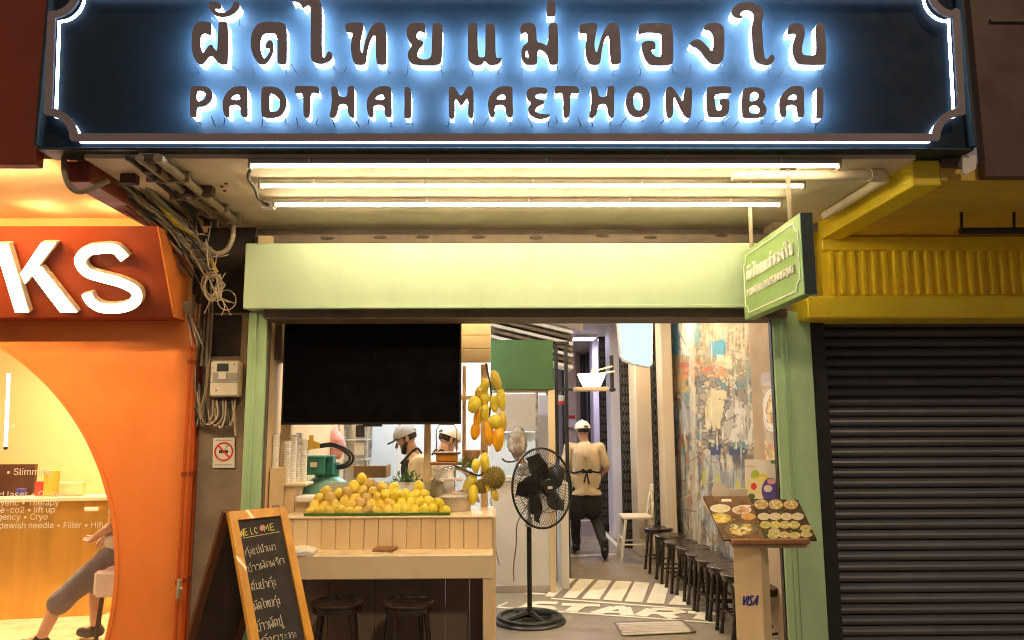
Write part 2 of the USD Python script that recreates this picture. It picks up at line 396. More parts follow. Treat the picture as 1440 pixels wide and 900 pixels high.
# ---- the shop's own shell: one building with its canopy, beam, posts and inner walls
shop = Thing('noodle_shop', 'open fronted green and cream noodle shop under a lit canopy', 'shop', (0, 5.2, 0))
shop.add('canopy_ceiling', box(-2.28, 2.30, 3.99, 5.62, CEIL, CEIL + .12), 'ceiling_paint')
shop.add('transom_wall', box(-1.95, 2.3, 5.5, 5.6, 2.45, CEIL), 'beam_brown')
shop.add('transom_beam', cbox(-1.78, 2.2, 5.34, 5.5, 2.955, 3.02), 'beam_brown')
for k in range(9):
    px = 380 + k * 78 + rng.uniform(-20, 20)
    shop.add('ceiling_stain', ball((at(px, 300, 5.4)[0], 5.33, 2.99 + rng.uniform(0, .02)), (.05, .006, .012), 1), 'rust')
# fascia box with a lip below it
a, b = at(343, 390, 5.05)[0], at(1100, 390, 5.05)[0]
shop.add('fascia', cbox(a, b, 5.05, 5.32, 2.437, 2.885, .008), 'green_light', label='pale green box beam over the shop front')
shop.add('fascia_lip', cbox(a + .01, b, 5.035, 5.06, 2.43, 2.452, .003), 'green_light')
shop.add('shutter_slot', box(a + .12, b + .05, 5.12, 5.42, 2.375, 2.436), 'beam_brown')
# green posts
a, b = at(343, 600, 5.2)[0], at(370, 600, 5.2)[0]
pl = shop.add('post', cbox(a, b, 5.2, 5.28, 0, 2.43), 'green_post', label='left green door post')
pl.add('moulding', cbox(a + .045, a + .062, 5.19, 5.205, 0, 2.43, .002), 'green_post')
pl.add('shutter_track', box(b + .002, b + .010, 5.22, 5.27, 0, 2.43), 'beam_brown')
a, b = at(1094, 600, 5.2)[0], at(1148, 600, 5.2)[0]
pr_ = shop.add('post', cbox(a, b, 5.2, 5.28, 0, 2.43), 'green_post', label='right green door post')
pr_.add('moulding', cbox(a + .05, a + .066, 5.188, 5.205, 0, 2.43, .002), 'green_post')
pr_.add('moulding', cbox(a + .085, a + .093, 5.192, 5.205, 0, 2.43, .002), 'green_post')
pr_.add('shutter_track', box(a - .008, a - .001, 5.22, 5.27, 0, 2.43), 'black_metal')
POST_R = b
# inner left wall, ceiling, back of the kitchen
wl = at(372, 600, 5.30)[0]
shop.add('side_wall', box(wl - .1, wl, 5.30, 12, 0, 3.0), 'cream_wood')
shop.add('inner_ceiling', box(wl - .1, 2.6, 5.62, 16.5, 3.12, 3.2), 'white_wall')
shop.add('kitchen_wall', box(wl, .62, 10.6, 10.7, 0, 3.12), 'kitchen_wall')
shop.add('end_wall', box(.5, 2.6, 16.2, 16.3, 0, 3.12), 'column_lilac')
shop.add('kitchen_side_wall', box(.60, .68, 7.9, 16.2, 0, 1.05), 'white_wall')
# right wall in three pieces: cream end, painted stretch, plain stretch behind the columns
WALL = lambda px, py: atx(px, py, 2.06)
shop.add('right_wall', box(2.07, 2.2, 5.29, 16.2, 0, 3.12), 'column_cream')
shop.add('wall_end', cbox(1.972, 2.066, 5.29, 5.95, 0, 3.10), 'wall_tan', label='cream end of the wall beside the right post')
tk = Thing('added_tuck_strip', 'added warm strip lamp tucked unseen behind the green beam', 'lamp', (0, 5.46, 2.44))  # added out of view to light the header planks
tk.add('tube', cyl((-1.5, 5.46, 2.424), (1.85, 5.46, 2.424), .009), 'added_tuck_led'); tk.add('housing', cbox(-1.52, 1.87, 5.445, 5.475, 2.434, 2.448), 'strip_housing')
# header wall of planks beside the television
for k in range(5):
    z0 = 2.62 - k * .102
    shop.add('header_plank', cbox(at(386, 500, 5.62)[0], at(690, 500, 5.62)[0], 5.62 + .002 * (k % 2), 5.66, z0 - .1005, z0, .005), 'cream_wood' if k % 2 else 'cream_wood_b')
shop.add('corner_casing', cbox(at(372, 480, 5.5)[0], at(398, 480, 5.5)[0], 5.46, 5.6, 2.12, 2.43, .006), 'beam_brown')
shop.add('side_board', cbox(at(397, 560, 5.58)[0], at(412, 560, 5.58)[0], 5.56, 5.64, 1.35, 2.2, .006), 'cream_wood')

# ---- partition between counter and corridor
YP = 7.78
shop.add('low_wall', cbox(at(690, 750, YP)[0], at(781, 750, YP)[0], YP, YP + .12, 0, at(730, 676, YP)[2], .006), 'white_wall', label='low white partition behind the fan')
shop.add('wall_cap', pbox(688, 670, 782, 677, YP - .02, .16), 'white_wall')
shop.add('skirting', cbox(at(690, 750, YP)[0], at(781, 750, YP)[0], YP - .012, YP - .002, 0, .07, .003), 'grey_wall')
shop.add('glass_pane', pbox(692, 552, 774, 669, YP + .05, .008, .001), 'glass')
shop.add('glazing_bar', pbox(690, 547, 776, 552, YP + .03, .05), 'cream_wood')
shop.add('glazing_bar', pbox(753, 552, 757, 669, YP + .03, .04), 'steel')
shop.add('partition_post', pbox(772, 548, 781, 700, YP - .04, .08), 'cream_wood').add('post_foot', cbox(at(772.5, 700, YP)[0], at(780.5, 700, YP)[0], YP - .036, YP + .03, 0, at(776, 700, YP)[2], .004), 'cream_wood')
shop.add('green_board', pbox(690, 478, 778, 548, YP - .05, .06, .005), 'panel_green', label='dark green sign board above the partition')
# underside of the stair: slanted slats
for k in range(7):
    y0 = 447 + k * 8.2 - 12
    A, B = at(688, y0 + 2, 8.6 + k * .05), at(806, y0 + 30, 8.6 + k * .05)
    d = np.array([0, .5, 0]); t = np.array([0, 0, .035])
    shop.add('stair_slat', hull(A, B, A + d, B + d, A - t, B - t, A + d - t, B + d - t), 'white_wall' if k % 2 == 0 else 'beam_brown')
shop.add('stair_soffit', hull(*[at(p, q, Y) for p, q in ((686, 428), (820, 466), (820, 405), (686, 405)) for Y in (9.25, 9.3)]), 'grey_wall')
shop.add('stair_wall', pbox(688, 462, 792, 480, 9.4, .06), 'white_wall')

# ---- columns and shutters down the right of the corridor
def column(x0, x1, Y, d, m, name='column', zt=3.12, label=None):
    l, r = at(x0, 650, Y)[0], at(x1, 650, Y)[0]
    return shop.add(name, cbox(l, r, Y, Y + d, 0, zt, .01), m, label=label)
column(935, 950, 8.75, .5, 'column_cream')
column(896, 922, 9.75, .5, 'column_cream', label='cream column behind the white chair')
column(861, 876, 11.2, .5, 'column_lilac')
column(836, 847, 13.2, .5, 'column_lilac')
column(800, 812, 15.2, .4, 'column_cream')
def folding_shutter(x0, x1, Y):
    t = Thing('folding_shutter', None, 'shutter', (at((x0 + x1) / 2, 650, Y)[0], Y, 0), group=None)
    l, r = at(x0, 650, Y)[0], at(x1, 650, Y)[0]; n = max(3, int((r - l) / .035)); dx = (r - l) / n
    for k in range(n + 1):
        t.add('bar', box(l + k * dx - .008, l + k * dx + .008, Y - .01, Y + .015, 0, 3.0), 'black_metal')
    t.add('backing', box(l - .01, r + .01, Y + .05, Y + .08, 0, 3.05), 'dark_gap')
    z, m = .12, []
    while z < 2.9:
        for k in range(n):
            m.append(tube([(l + k * dx, Y - .014, z), (l + (k + 1) * dx, Y - .014, z + .09)], .004, 4)); m.append(tube([(l + k * dx, Y - .014, z + .09), (l + (k + 1) * dx, Y - .014, z)], .004, 4))
        z += .13
    t.add('lattice', cat_(m), 'fan_grey', kind='stuff'); return t
f = folding_shutter(921, 936, 9.1); say(f.prim, 'black folding lattice shutter between the cream column and the mural')
f = folding_shutter(876, 897, 10.4); say(f.prim, 'wide black folding shutter behind the white chair')
f = folding_shutter(846, 862, 12.0); say(f.prim, 'black folding shutter right of the walking man')
# door frames at the far end of the corridor
def doorframe(x0, x1, y0, Y, label):
    t = Thing('door', label, 'door', (at((x0 + x1) / 2, 650, Y)[0], Y, 0))
    l, r, zt = at(x0, 650, Y)[0], at(x1, 650, Y)[0], at(x0, y0, Y)[2]; w = .12
    t.add('jamb', box(l, l + w, Y, Y + .1, 0, zt), 'black_metal'); t.add('jamb', box(r - w, r, Y, Y + .1, 0, zt), 'black_metal')
    t.add('lintel', box(l + w, r - w, Y + .002, Y + .1, zt - .16, zt), 'black_metal'); t.add('leaf', box(l + w, r - w, Y + .05, Y + .09, 0, zt - .16), 'column_cream')
doorframe(793, 826, 488, 15.9, 'cream door in a black frame at the corridor end')
doorframe(829, 846, 480, 15.6, 'narrow cream door in a black frame beside the far column')

# ---- painted marks on the floor
FL = Plane((0, 0, .004), (1, 0, 0), (0, 1, 0))
def fpoly(pts): return Polygon([tuple(atz(x, y, .004)[:2]) for x, y in pts]).buffer(0)
def fmark(name, pts, lab=None): floor.add(name, prism(fpoly(pts), FL, .002), 'floor_paint', label=lab)
def z6(pts): return [(680 + x / 4, 790 + y / 4) for x, y in pts]
for s in ([(228, 182), (345, 186), (352, 178), (250, 172)], [(345, 195), (392, 198), (518, 96), (430, 92)], [(445, 202), (520, 206), (622, 100), (540, 96)], [(552, 208), (650, 212), (722, 106), (645, 102)],
          [(672, 214), (775, 222), (835, 112), (745, 108)], [(795, 224), (893, 230), (935, 118), (850, 113)], [(915, 232), (1015, 238), (1045, 128), (965, 122)], [(1040, 240), (1140, 246), (1150, 170), (1100, 165)]):
    fmark('painted_stripe', z6(s))
fmark('painted_line', z6([(60, 258), (1345, 350), (1345, 344), (70, 252)])); fmark('painted_line', z6([(60, 258), (75, 258), (140, 230), (130, 228)]))
fmark('painted_line', z6([(380, 210), (1190, 272), (1190, 266), (380, 204)]))
def lets(paths):
    return unary_union([LineString([tuple(atz(x, y, .004)[:2]) for x, y in z6(p)]).buffer(w, cap_style=2, join_style=1) for p, w in paths])
for g in ([([(415, 233), (330, 230), (275, 234), (255, 242), (300, 252), (370, 256), (380, 264), (320, 270), (205, 252)], .05)],
          [([(440, 240), (655, 246)], .05), ([(548, 244), (490, 280)], .06)], [([(625, 292), (740, 256)], .06), ([(740, 256), (800, 256)], .05), ([(790, 256), (810, 302)], .06), ([(690, 282), (800, 286)], .035)],
          [([(880, 305), (950, 266)], .06), ([(945, 266), (1080, 270), (1110, 282), (1050, 292), (935, 288)], .045), ([(1010, 292), (1075, 318)], .06)],
          [([(1150, 284), (1330, 292)], .045), ([(1255, 288), (1215, 325)], .06)]):
    floor.add('painted_letter', prism(lets(g), FL, .002), 'floor_paint')
for s in ([(796, 740), (799, 740), (811, 752), (808, 752)], [(843, 744), (848, 744), (872, 768), (866, 768)], [(780, 781), (868, 778), (868, 781), (780, 784)], [(780, 768), (800, 768), (800, 770), (780, 770)], [(772, 732), (830, 731), (830, 733), (772, 734)]):
    fmark('painted_line', s)
# floor mat with rows of raised dashes
mat_ = Thing('drain_mat', 'pale perforated floor plate before the row of stools', 'floor mat', tuple(atz(922, 885, 0)))
mp = [(866, 876), (960, 873.5), (977, 889), (876, 894)]
mat_.add('plate', prism(fpoly(mp), FL, .006), 'mat_grey'); mat_.add('rim', prism(fpoly(mp).exterior.buffer(.012), FL, .009), 'fan_grey')
c4 = [atz(*p, .01) for p in mp]; dash = []
for i in range(14):
    for j in range(5):
        u, v = (i + .6 + .2 * (j % 2)) / 15, (j + .5) / 5
        P = (c4[0] * (1 - u) + c4[1] * u) * (1 - v) + (c4[3] * (1 - u) + c4[2] * u) * v
        dash.append(cbox(P[0] - .022, P[0] + .022, P[1] - .032, P[1] + .032, .008, .014, .003))
mat_.add('raised_dashes', cat_(dash), 'mat_pale', kind='stuff')

# ================================================================== the neighbour on the left
lsh = Thing('orange_shop', 'orange clinic front with a big round window and glowing letters', 'shop', (-3.6, 5.3, 0))
YL = 5.3
xr = at(238, 650, YL)[0]
cw = at(-226, 820, YL); cc = (cw[0], cw[2])
R = at(165.5, 820, YL)[0] - cc[0]
wallp = Polygon([(-9, 0), (xr, 0), (xr, 3.4), (-9, 3.4)]).difference(Point(cc).buffer(R, 96))
lsh.add('front_wall', prism(wallp, front(YL), .1, -.1), 'orange_wall', smooth=30)
rim = Point(cc).buffer(R + .004, 96).difference(Point(cc).buffer(R - .022, 96)).intersection(sbox(-9, 0, 0, 4))
lsh.add('window_rim', prism(rim, front(YL), .13, -.12), 'orange_wall', smooth=30)
lsh.add('window_glass', prism(Point(cc).buffer(R - .02, 64).intersection(sbox(-9, 0, 0, 4)), front(YL), .008, -.08), 'glass')
# rounded return at the wall's right end
q = [(xr, 0.0)] + [(xr + .10 * math.sin(t), .10 - .10 * math.cos(t)) for t in np.linspace(0, math.pi / 2, 8)] + [(xr + .10, .55), (xr, .55)]
ret = trimesh.creation.extrude_polygon(Polygon([(x, YL + y) for x, y in q]).buffer(0), 2.7, engine='earcut')
lsh.add('wall_return', ret, 'orange_wall', smooth=40)
# upper fascia in line with the sign, soffit behind it
lsh.add('upper_fascia', cbox(-9, at(56, 150, 4.0)[0], 4.0, 4.08, at(30, 231, 4.0)[2], 6.5, .006), 'maroon')
xe = -2.36
lsh.add('soffit', box(-9, xe - .02, 4.08, YL, CEIL + .03, CEIL + .12), 'wall_warm')
lsh.add('upper_wall', box(-9, xr + .09, YL + .004, YL + .1, 2.4, CEIL + .03), 'wall_warm')
# the letter box: its face leans, top forward
zt, zb = at(120, 318, 4.78)[2], at(120, 446, 5.1)[2]
TRc, BRc = at(218, 318, 4.78), at(243, 446, 5.1)
prof = [(4.78, zt), (5.1, zb), (YL, zb), (YL, zt)]
V = [(-9, y, z) for y, z in prof] + [(BRc[0] - .0, y, z) for y, z in prof]
lsh.add('sign_box', hull(V), 'orange_deep')
side = hull([(BRc[0] + .002, y, z) for y, z in prof], [(BRc[0] + .012, y, z) for y, z in prof]); lsh.add('sign_box_end', side, 'orange_wall')
KS = Plane((BRc[0], 5.1, zb), X_, np.array([0, 4.78 - 5.1, zt - zb]))
def z5(p): return [(x / 3, 300 + y / 3) for x, y in p]
kk = unary_union([ppoly(KS, z5(p)) for p in ([(5, 118), (58, 118), (143, 402), (90, 402)], [(198, 112), (258, 112), (130, 282), (112, 240)], [(150, 232), (196, 212), (345, 402), (278, 402)])])
sc_ = np.array(z5([(545, 178), (505, 140), (440, 138), (385, 150), (358, 190), (385, 235), (450, 258), (530, 280), (590, 315), (585, 360), (530, 385), (450, 385), (405, 360), (385, 325)]))
ss = LineString(KS.poly(bez(np.c_[sc_, sc_[:, 0] * 0], 80)[:, :2])).buffer(abs(KS.st(0, 0)[0] - KS.st(16, 0)[0]) / 2 * .98, cap_style=2)
aa = ppoly(KS, z5([(-70, 402), (-55, 402), (0, 402), (-60, 118), (-110, 118)]))
for nm, g in (('letter', kk), ('letter', ss)):
    lt = lsh.add(nm, prism(g, KS, .012, .060), 'ks_light'); lt.add('letter_return', prism(g.buffer(.004), KS, .045, .0145), 'letter_rim')
# lamp strip on top of the box and added unseen flood lamp behind the fascia
for k, px in enumerate((-60, 60, 150)):
    P = at(px, 318, 5.0); P[2] = zt
    u = Thing('uplight', ('warm uplight on the letter box out past the glowing K', 'warm uplight on the letter box above the glowing K', 'warm uplight on the letter box above the glowing S')[k], 'lamp', P)
    u.add('lamp_body', cyl(P, P + (0, 0, .03), .04), 'black_metal'); u.add('lens', cyl(P + (0, 0, .0305), P + (0, 0, .034), .035), 'uplight')
fl = Thing('added_flood_strip', 'added warm strip lamp hidden behind the dark red fascia', 'lamp', (-4.2, 4.11, 3.11))  # added out of view to light the orange wall
fl.add('housing', cbox(-5.8, -2.60, 4.082, 4.14, 3.113, 3.128), 'black_metal'); fl.add('tube', cyl((-5.75, 4.112, 3.10), (-2.62, 4.112, 3.10), .012), 'added_flood_glow')
# ---- what stands inside behind the round window
YB = 9.0
lsh.add('room_floor', box(-9, -1.98, YL + .1, YB, -.1, .0), 'warm_floor')
lsh.add('room_back', box(-9, -1.98, YB, YB + .1, 0, 3.1), 'wall_warm'); lsh.add('room_side', box(-2.36, -2.28, YL + .56, YB, 0, 3.1), 'wall_warm')
lsh.add('room_ceiling', box(-9, -2.36, YL + .1, YB, 3.0, 3.06), 'wall_warm')
for k, (x, y) in enumerate(((-5.2, 6.2), (-3.6, 6.6), (-4.4, 8.0))):
    t = Thing('ceiling_lamp', ('warm ceiling panel lamp in the clinic nearest the round window', 'warm ceiling panel lamp in the clinic above the seated person', 'warm ceiling panel lamp at the back of the clinic')[k], 'lamp', (x, y, 2.98))
    t.add('frame', cbox(x - .34, x + .34, y - .34, y + .34, 2.965, 2.998), 'white_wall'); t.add('diffuser', box(x - .3, x + .3, y - .3, y + .3, 2.958, 2.963), 'window_lamp')
rc = Thing('reception_desk', 'gold metal reception desk behind the round window', 'desk', (-4.2, 7.2, 0))
l, r, zt_ = at(-120, 770, 7.2)[0], at(146, 770, 7.2)[0], at(100, 708, 7.2)[2]
A, B = at(146, 705, 6.9), at(-110, 735, 6.5)
rc.add('front_panel', hull((A[0], 7.0, 0), (A[0], 7.0, A[2]), (A[0] - 2.2, 6.6, 0), (A[0] - 2.2, 6.6, A[2]), (A[0], 7.3, 0), (A[0], 7.3, A[2]), (A[0] - 2.2, 6.9, 0), (A[0] - 2.2, 6.9, A[2])), 'reception')
rc.add('worktop', hull(*[(A[0] + dx, y + dy, A[2] + dz) for dx, y in ((.015, 6.985), (-2.2, 6.585)) for dy in (0, .33) for dz in (.002, .03)]), 'cream_top')
rc.add('plaque', pbox(118, 713, 138, 719, 6.93, .01), 'paper')
tvs = single('wall_screen', pbox(-60, 653, 48, 702, 8.6, .05), 'dark_brown', 'dark screen on the back wall behind the reception desk', 'screen')
for k, (x0, y0, x1, y1, m, lab) in enumerate(((60, 672, 78, 708, 'frame_wood', 'small orange poster stand on the reception desk'), (80, 684, 116, 702, 'wall_warm', 'pale box on the reception desk'), (48, 688, 59, 708, 'red_ink', 'red packet on the reception desk'), (20, 706, 30, 716, 'navy_ink', 'dark blue tin at the front of the reception desk'))):
    b_ = pbox(x0, y0, x1, y1, 7.1 if k else 7.05, .06); b_.apply_translation((0, 0, A[2] + .034 - b_.bounds[0][2])); single('desk_item', b_, m, lab, ('poster stand', 'box', 'packet', 'tin')[k])
nt = Thing('neon_tube', 'thin violet neon tube behind the round window', 'neon light', tuple(at(9, 580, 6.0)))
nt.add('tube', tube([at(12, 525, 6.0), at(11, 560, 6.0), at(9, 600, 6.0), at(8, 628, 6.0)], .012, 8), 'neon_violet'); nt.add('end_cap', ball(at(8, 630, 6.0), .016, 1), 'black_metal')
# lettering on the window glass
gp = front(YL + .07)
for (px, py, s, hgt) in ((0, 602, '. . . . .  • F.........', 5), (0, 635, '•  ........... • ..........', 4), (8, 668, '• Slimming', 9), (-2, 700, 'd laser • Q-switch', 9), (-6, 711, 'ayenc • Therapy', 8), (0, 721, 'e-co2 • lift up', 8), (-4, 731, 'gency • Cryo', 8), (-2, 743, 'dewish needle • Filler • Hifu', 8)):
    s = s.replace('.', '') or '•'; tm = meshkit.text_mesh(s, hgt * YL / F_PX, .001); V = tm.vertices; o = gp.st(px, py)
    lsh.add('window_lettering', trimesh.Trimesh(gp.o + (V[:, :1] + o[0]) * gp.u + (V[:, 1:2] + o[1]) * gp.v + (V[:, 2:]) * gp.n, tm.faces), 'frost', kind='stuff')

# ================================================================== the neighbour on the right
ysh = Thing('yellow_shop', 'closed yellow fronted shop with a dark roller shutter', 'shop', (3.6, 5.2, 0))
XB = 2.315
ysh.add('divider_beam', cbox(XB, XB + .16, 4.06, 5.34, 2.97, CEIL + .02, .006), 'yellow_paint', label='yellow beam along the edge of the canopy')
ysh.add('soffit', box(XB + .16, 9, 4.06, 5.36, 3.0, 3.1), 'yellow_soffit')
ysh.add('upper_panel', cbox(at(1372, 100, 4.0)[0], 9, 4.0, 4.06, 3.0, 6.5, .006), 'brown_panel', label='dim brown board beside the lit sign')
ysh.add('upper_groove', box(at(1398, 100, 4.0)[0], 9, 3.985, 4.0, at(1398, 32, 4.0)[2], at(1398, 28, 4.0)[2]), 'beam_brown')
xl = at(1160, 400, 5.3)[0]
ysh.add('head_wall', box(xl, 9, 5.34, 5.44, 2.42, 3.05), 'yellow_paint')
ysh.add('head_rail', cbox(xl, 9, 5.30, 5.345, at(1300, 352, 5.3)[2], at(1300, 332, 5.3)[2], .006), 'yellow_paint')
z0, z1 = at(1300, 414, 5.33)[2], at(1300, 352, 5.33)[2]
# ribbed panel, a real folded sheet
x, k, ribs = xl + .05, 0, []
while x < 4.6:
    w = .078
    ysh.add('rib', hull([(x, 5.339, z) for z in (z0, z1)], [(x + w * .52, 5.339, z) for z in (z0, z1)], [(x + w * .12, 5.316, z) for z in (z0, z1)], [(x + w * .40, 5.316, z) for z in (z0, z1)]), 'yellow_paint')
    x += w
xb_ = at(1137, 430, 5.0)[0]
ysh.add('shutter_box', cbox(xb_, 9, 5.02, 5.34, at(1300, 447, 5.02)[2], at(1300, 416, 5.02)[2], .01), 'yellow_paint', label='yellow shutter box edge above the shutter')
# dark jamb and the shutter's slats
l, r = at(1149, 650, 5.28)[0], at(1170, 650, 5.28)[0]
ysh.add('jamb', cbox(POST_R + .004, r, 5.27, 5.6, 0, 2.40), 'black_metal')
ysh.add('guide_rail', cbox(r + .002, r + .05, 5.42, 5.50, 0, 2.40), 'black_metal')
zs, k = 2.42, 0
pitch = 14.05 * 5.5 / F_PX
sh = ysh.add('shutter_frame', box(r + .05, 6.2, 5.56, 5.6, 0, 2.42), 'black_metal')
while zs > 0:
    pr_f = [(5.530, -.0), (5.520, -.006), (5.505, -.020), (5.500, -.034), (5.504, -.050), (5.516, -.062), (5.528, -.066), (5.538, -.066), (5.538, 0)]
    g = trimesh.creation.extrude_polygon(Polygon(pr_f), 3.9, engine='earcut'); Vv = g.vertices
    g = trimesh.Trimesh(np.c_[r + .045 + Vv[:, 2], Vv[:, 0] + .0015 * math.sin(k * 1.7), zs + Vv[:, 1] * pitch / .073], g.faces)
    sh.add('slat', g, 'shutter'); zs -= pitch; k += 1
# clipped cable along the yellow soffit, iron bracket, white plate
pts = bez([at(1163, 330, 5.28), at(1230, 322, 5.2), at(1300, 305, 5.0), at(1370, 285, 4.8), at(1450, 255, 4.5)], 30)
cb = Thing('soffit_cable', 'pale cable clipped across the yellow soffit', 'cable', tuple(pts[0])); cb.add('sheath', tube(pts, .009), 'cable_tan')
for k in (5, 12, 18, 24): cb.add('clip', ball(pts[k], .018, 1), 'paper')
ib = Thing('iron_bracket', 'black iron bracket under the yellow soffit', 'bracket', tuple(at(1390, 310, 4.7)))
for a_, b_ in (((1352, 290), (1426, 290)), ((1352, 290), (1352, 328)), ((1426, 290), (1426, 322))): ib.add('rod', tube([at(*a_, 4.7), at(*b_, 4.7)], .009, 6), 'black_metal')
ib.add('rail', cyl(at(1350, 325, 4.7), at(1470, 324, 4.7), .022), 'black_metal')
wp = Thing('white_bracket', 'small white metal plate at the right lower corner of the big sign', 'bracket', tuple(at(1361, 232, 4.0)))
wp.add('plate', prism(ppoly(front(3.97), [(1352, 219), (1371, 219), (1371, 238), (1358, 246), (1352, 244)]), front(3.97), .012), 'paper'); wp.add('bolt', ball(at(1364, 232, 3.965), (.009, .006, .009), 1), 'rust')
single('junction_box', cbox(*sorted((at(1316, 226, 4.1)[0], at(1352, 226, 4.1)[0])), 4.05, 4.14, at(1330, 236, 4.05)[2], at(1330, 219, 4.05)[2]), 'beam_brown', 'dark box under the right end of the big sign', 'box')

# ================================================================== the big lit sign
YS = 3.95
SG = front(YS)
big = Thing('shop_sign', 'large dark sign with halo lit Thai and Latin letters', 'sign', (0, YS, 3.1))
Lx, Rx = at(58, 200, YS)[0], at(1364, 200, YS)[0]; Bz = at(700, 213, YS)[2]; Tz = Bz + 1.10
big.add('panel', box(Lx + .012, Rx - .012, YS, YS + .03, Bz + .012, Tz), 'sign_navy')
big.add('bottom_edge', cbox(Lx, Rx, YS - .03, YS + .14, Bz - .002, Bz + .0115, .003), 'sign_case')
big.add('side_edge', cbox(Lx - .01, Lx + .012, YS - .05, YS + .14, Bz + .0125, Tz, .004), 'sign_case'); big.add('side_edge', cbox(Rx - .012, Rx + .01, YS - .05, YS + .14, Bz + .0125, Tz, .004), 'sign_case')
big.add('back_box', box(Lx + .02, Rx - .02, YS + .032, YS + .14, Bz + .014, Tz), 'sign_case')
# letters, read off as outlines
def z8(x0, y0, p, s=8.0): return [(x0 + x / s, y0 + y / s) for x, y in p]
A_ = [(440, 240), (480, 170), (540, 115), (600, 98), (690, 100), (712, 130), (712, 300), (718, 430), (690, 448), (660, 445), (635, 420), (630, 310), (520, 310), (510, 350), (515, 430), (490, 448), (460, 440), (440, 390), (432, 310)]
Ah = [(525, 250), (545, 215), (580, 195), (625, 195), (632, 260)]
T_ = [(415.5, 123), (420, 122), (446, 122), (450, 127), (449.5, 133), (445, 132), (437, 132), (437, 162), (434, 166.5), (430, 166.5), (427, 163), (427.5, 132), (420, 132), (417, 134), (415, 131)]
H_ = [(290, 105), (345, 98), (370, 150), (382, 220), (470, 225), (475, 115), (490, 100), (545, 98), (555, 120), (550, 430), (545, 450), (510, 448), (480, 410), (470, 298), (380, 300), (370, 360), (345, 435), (310, 455), (275, 445), (270, 425), (290, 350), (300, 240), (290, 140)]
I_ = [(1110, 120), (1140, 103), (1180, 125), (1190, 170), (1188, 445), (1170, 458), (1120, 455), (1108, 440), (1115, 300)]
def sh_(p, dx): return [(x + dx, y) for x, y in p]
LAT = [
 (z8(260, 110, [(70, 120), (90, 98), (240, 100), (300, 130), (325, 190), (310, 260), (260, 310), (200, 330), (145, 335), (140, 430), (120, 445), (80, 445), (65, 430)]), [z8(260, 110, [(145, 155), (200, 152), (235, 170), (245, 200), (230, 245), (190, 268), (140, 268)])]),
 (z8(260, 110, A_), [z8(260, 110, Ah)]),
 (z8(260, 110, [(865, 140), (890, 103), (1020, 103), (1090, 140), (1140, 210), (1155, 290), (1130, 380), (1070, 440), (1000, 450), (890, 448), (865, 430)]), [z8(260, 110, [(960, 190), (990, 183), (1040, 210), (1075, 260), (1080, 320), (1055, 375), (1010, 390), (955, 388)])]),
 (T_, []), (z8(430, 110, H_), []), (sh_(z8(260, 110, A_), 202), [sh_(z8(260, 110, Ah), 202)]), (z8(430, 110, I_), []),
 (z8(620, 110, [(95, 110), (150, 105), (175, 140), (230, 225), (280, 130), (310, 98), (345, 100), (365, 150), (372, 250), (370, 440), (340, 458), (310, 440), (305, 400), (312, 300), (300, 240), (285, 245), (230, 335), (175, 240), (158, 250), (160, 350), (155, 450), (130, 462), (98, 455), (90, 430), (90, 150)]), []),
 (sh_(z8(260, 110, A_), 372), [sh_(z8(260, 110, Ah), 372)]),
 (z8(620, 110, [(960, 160), (1000, 118), (1060, 110), (1180, 118), (1198, 150), (1195, 190), (1110, 185), (1070, 195), (1060, 220), (1090, 250), (1165, 260), (1160, 300), (1100, 320), (1065, 350), (1062, 380), (1090, 405), (1160, 415), (1240, 415), (1220, 440), (1170, 458), (1090, 462), (1020, 435), (980, 390), (980, 340), (1020, 290), (985, 260), (960, 220)]), []),
 (sh_(T_, 364.5), []), (sh_(z8(430, 110, H_), 364.2), []),
 (z8(790, 110, [(790, 110), (860, 95), (930, 108), (975, 160), (995, 250), (985, 370), (930, 430), (860, 445), (790, 435), (735, 380), (712, 280), (730, 180)]), [z8(790, 110, [(855, 172), (890, 190), (905, 250), (905, 330), (880, 370), (850, 375), (815, 350), (800, 290), (802, 220), (825, 180)])]),
 ([(700 + x / 3, y / 3) for x, y in [(706, 385), (715, 370), (735, 370), (760, 405), (780, 440), (785, 385), (790, 372), (815, 372), (818, 395), (815, 495), (800, 503), (775, 480), (750, 425), (742, 410), (738, 430), (738, 490), (728, 500), (708, 498)]], []),
 (z8(980, 110, [(95, 120), (130, 97), (330, 93), (358, 110), (362, 180), (310, 172), (200, 178), (183, 200), (188, 310), (205, 350), (225, 358), (255, 340), (265, 305), (235, 290), (230, 245), (260, 230), (330, 230), (342, 260), (335, 380), (290, 415), (240, 425), (130, 420), (105, 400), (95, 250)], 7.58), []),
 (z8(980, 110, [(480, 150), (505, 108), (640, 105), (705, 135), (722, 190), (710, 240), (690, 260), (730, 310), (738, 360), (715, 410), (650, 430), (500, 428), (475, 410), (472, 250)], 7.58), [z8(980, 110, [(570, 165), (610, 152), (645, 170), (650, 210), (625, 245), (570, 262), (550, 240)], 7.58), z8(980, 110, [(570, 300), (630, 300), (660, 330), (660, 375), (620, 390), (565, 385), (545, 350)], 7.58)]),
 (sh_(z8(260, 110, A_), 780.5), [sh_(z8(260, 110, Ah), 780.5)]), (sh_(z8(430, 110, I_), 578), [])]
THO = [(480, 265), (640, 262), (658, 290), (650, 350), (625, 450), (615, 530), (630, 605), (650, 600), (665, 500), (700, 390), (750, 300), (800, 260), (850, 260), (890, 290), (910, 360), (912, 720), (895, 738), (820, 740), (800, 720), (790, 600), (795, 440), (780, 405), (755, 420), (720, 500), (695, 600), (685, 700), (670, 740), (580, 742), (545, 720), (520, 640), (510, 540), (520, 450), (535, 385), (510, 375), (460, 380), (450, 330), (455, 290)]
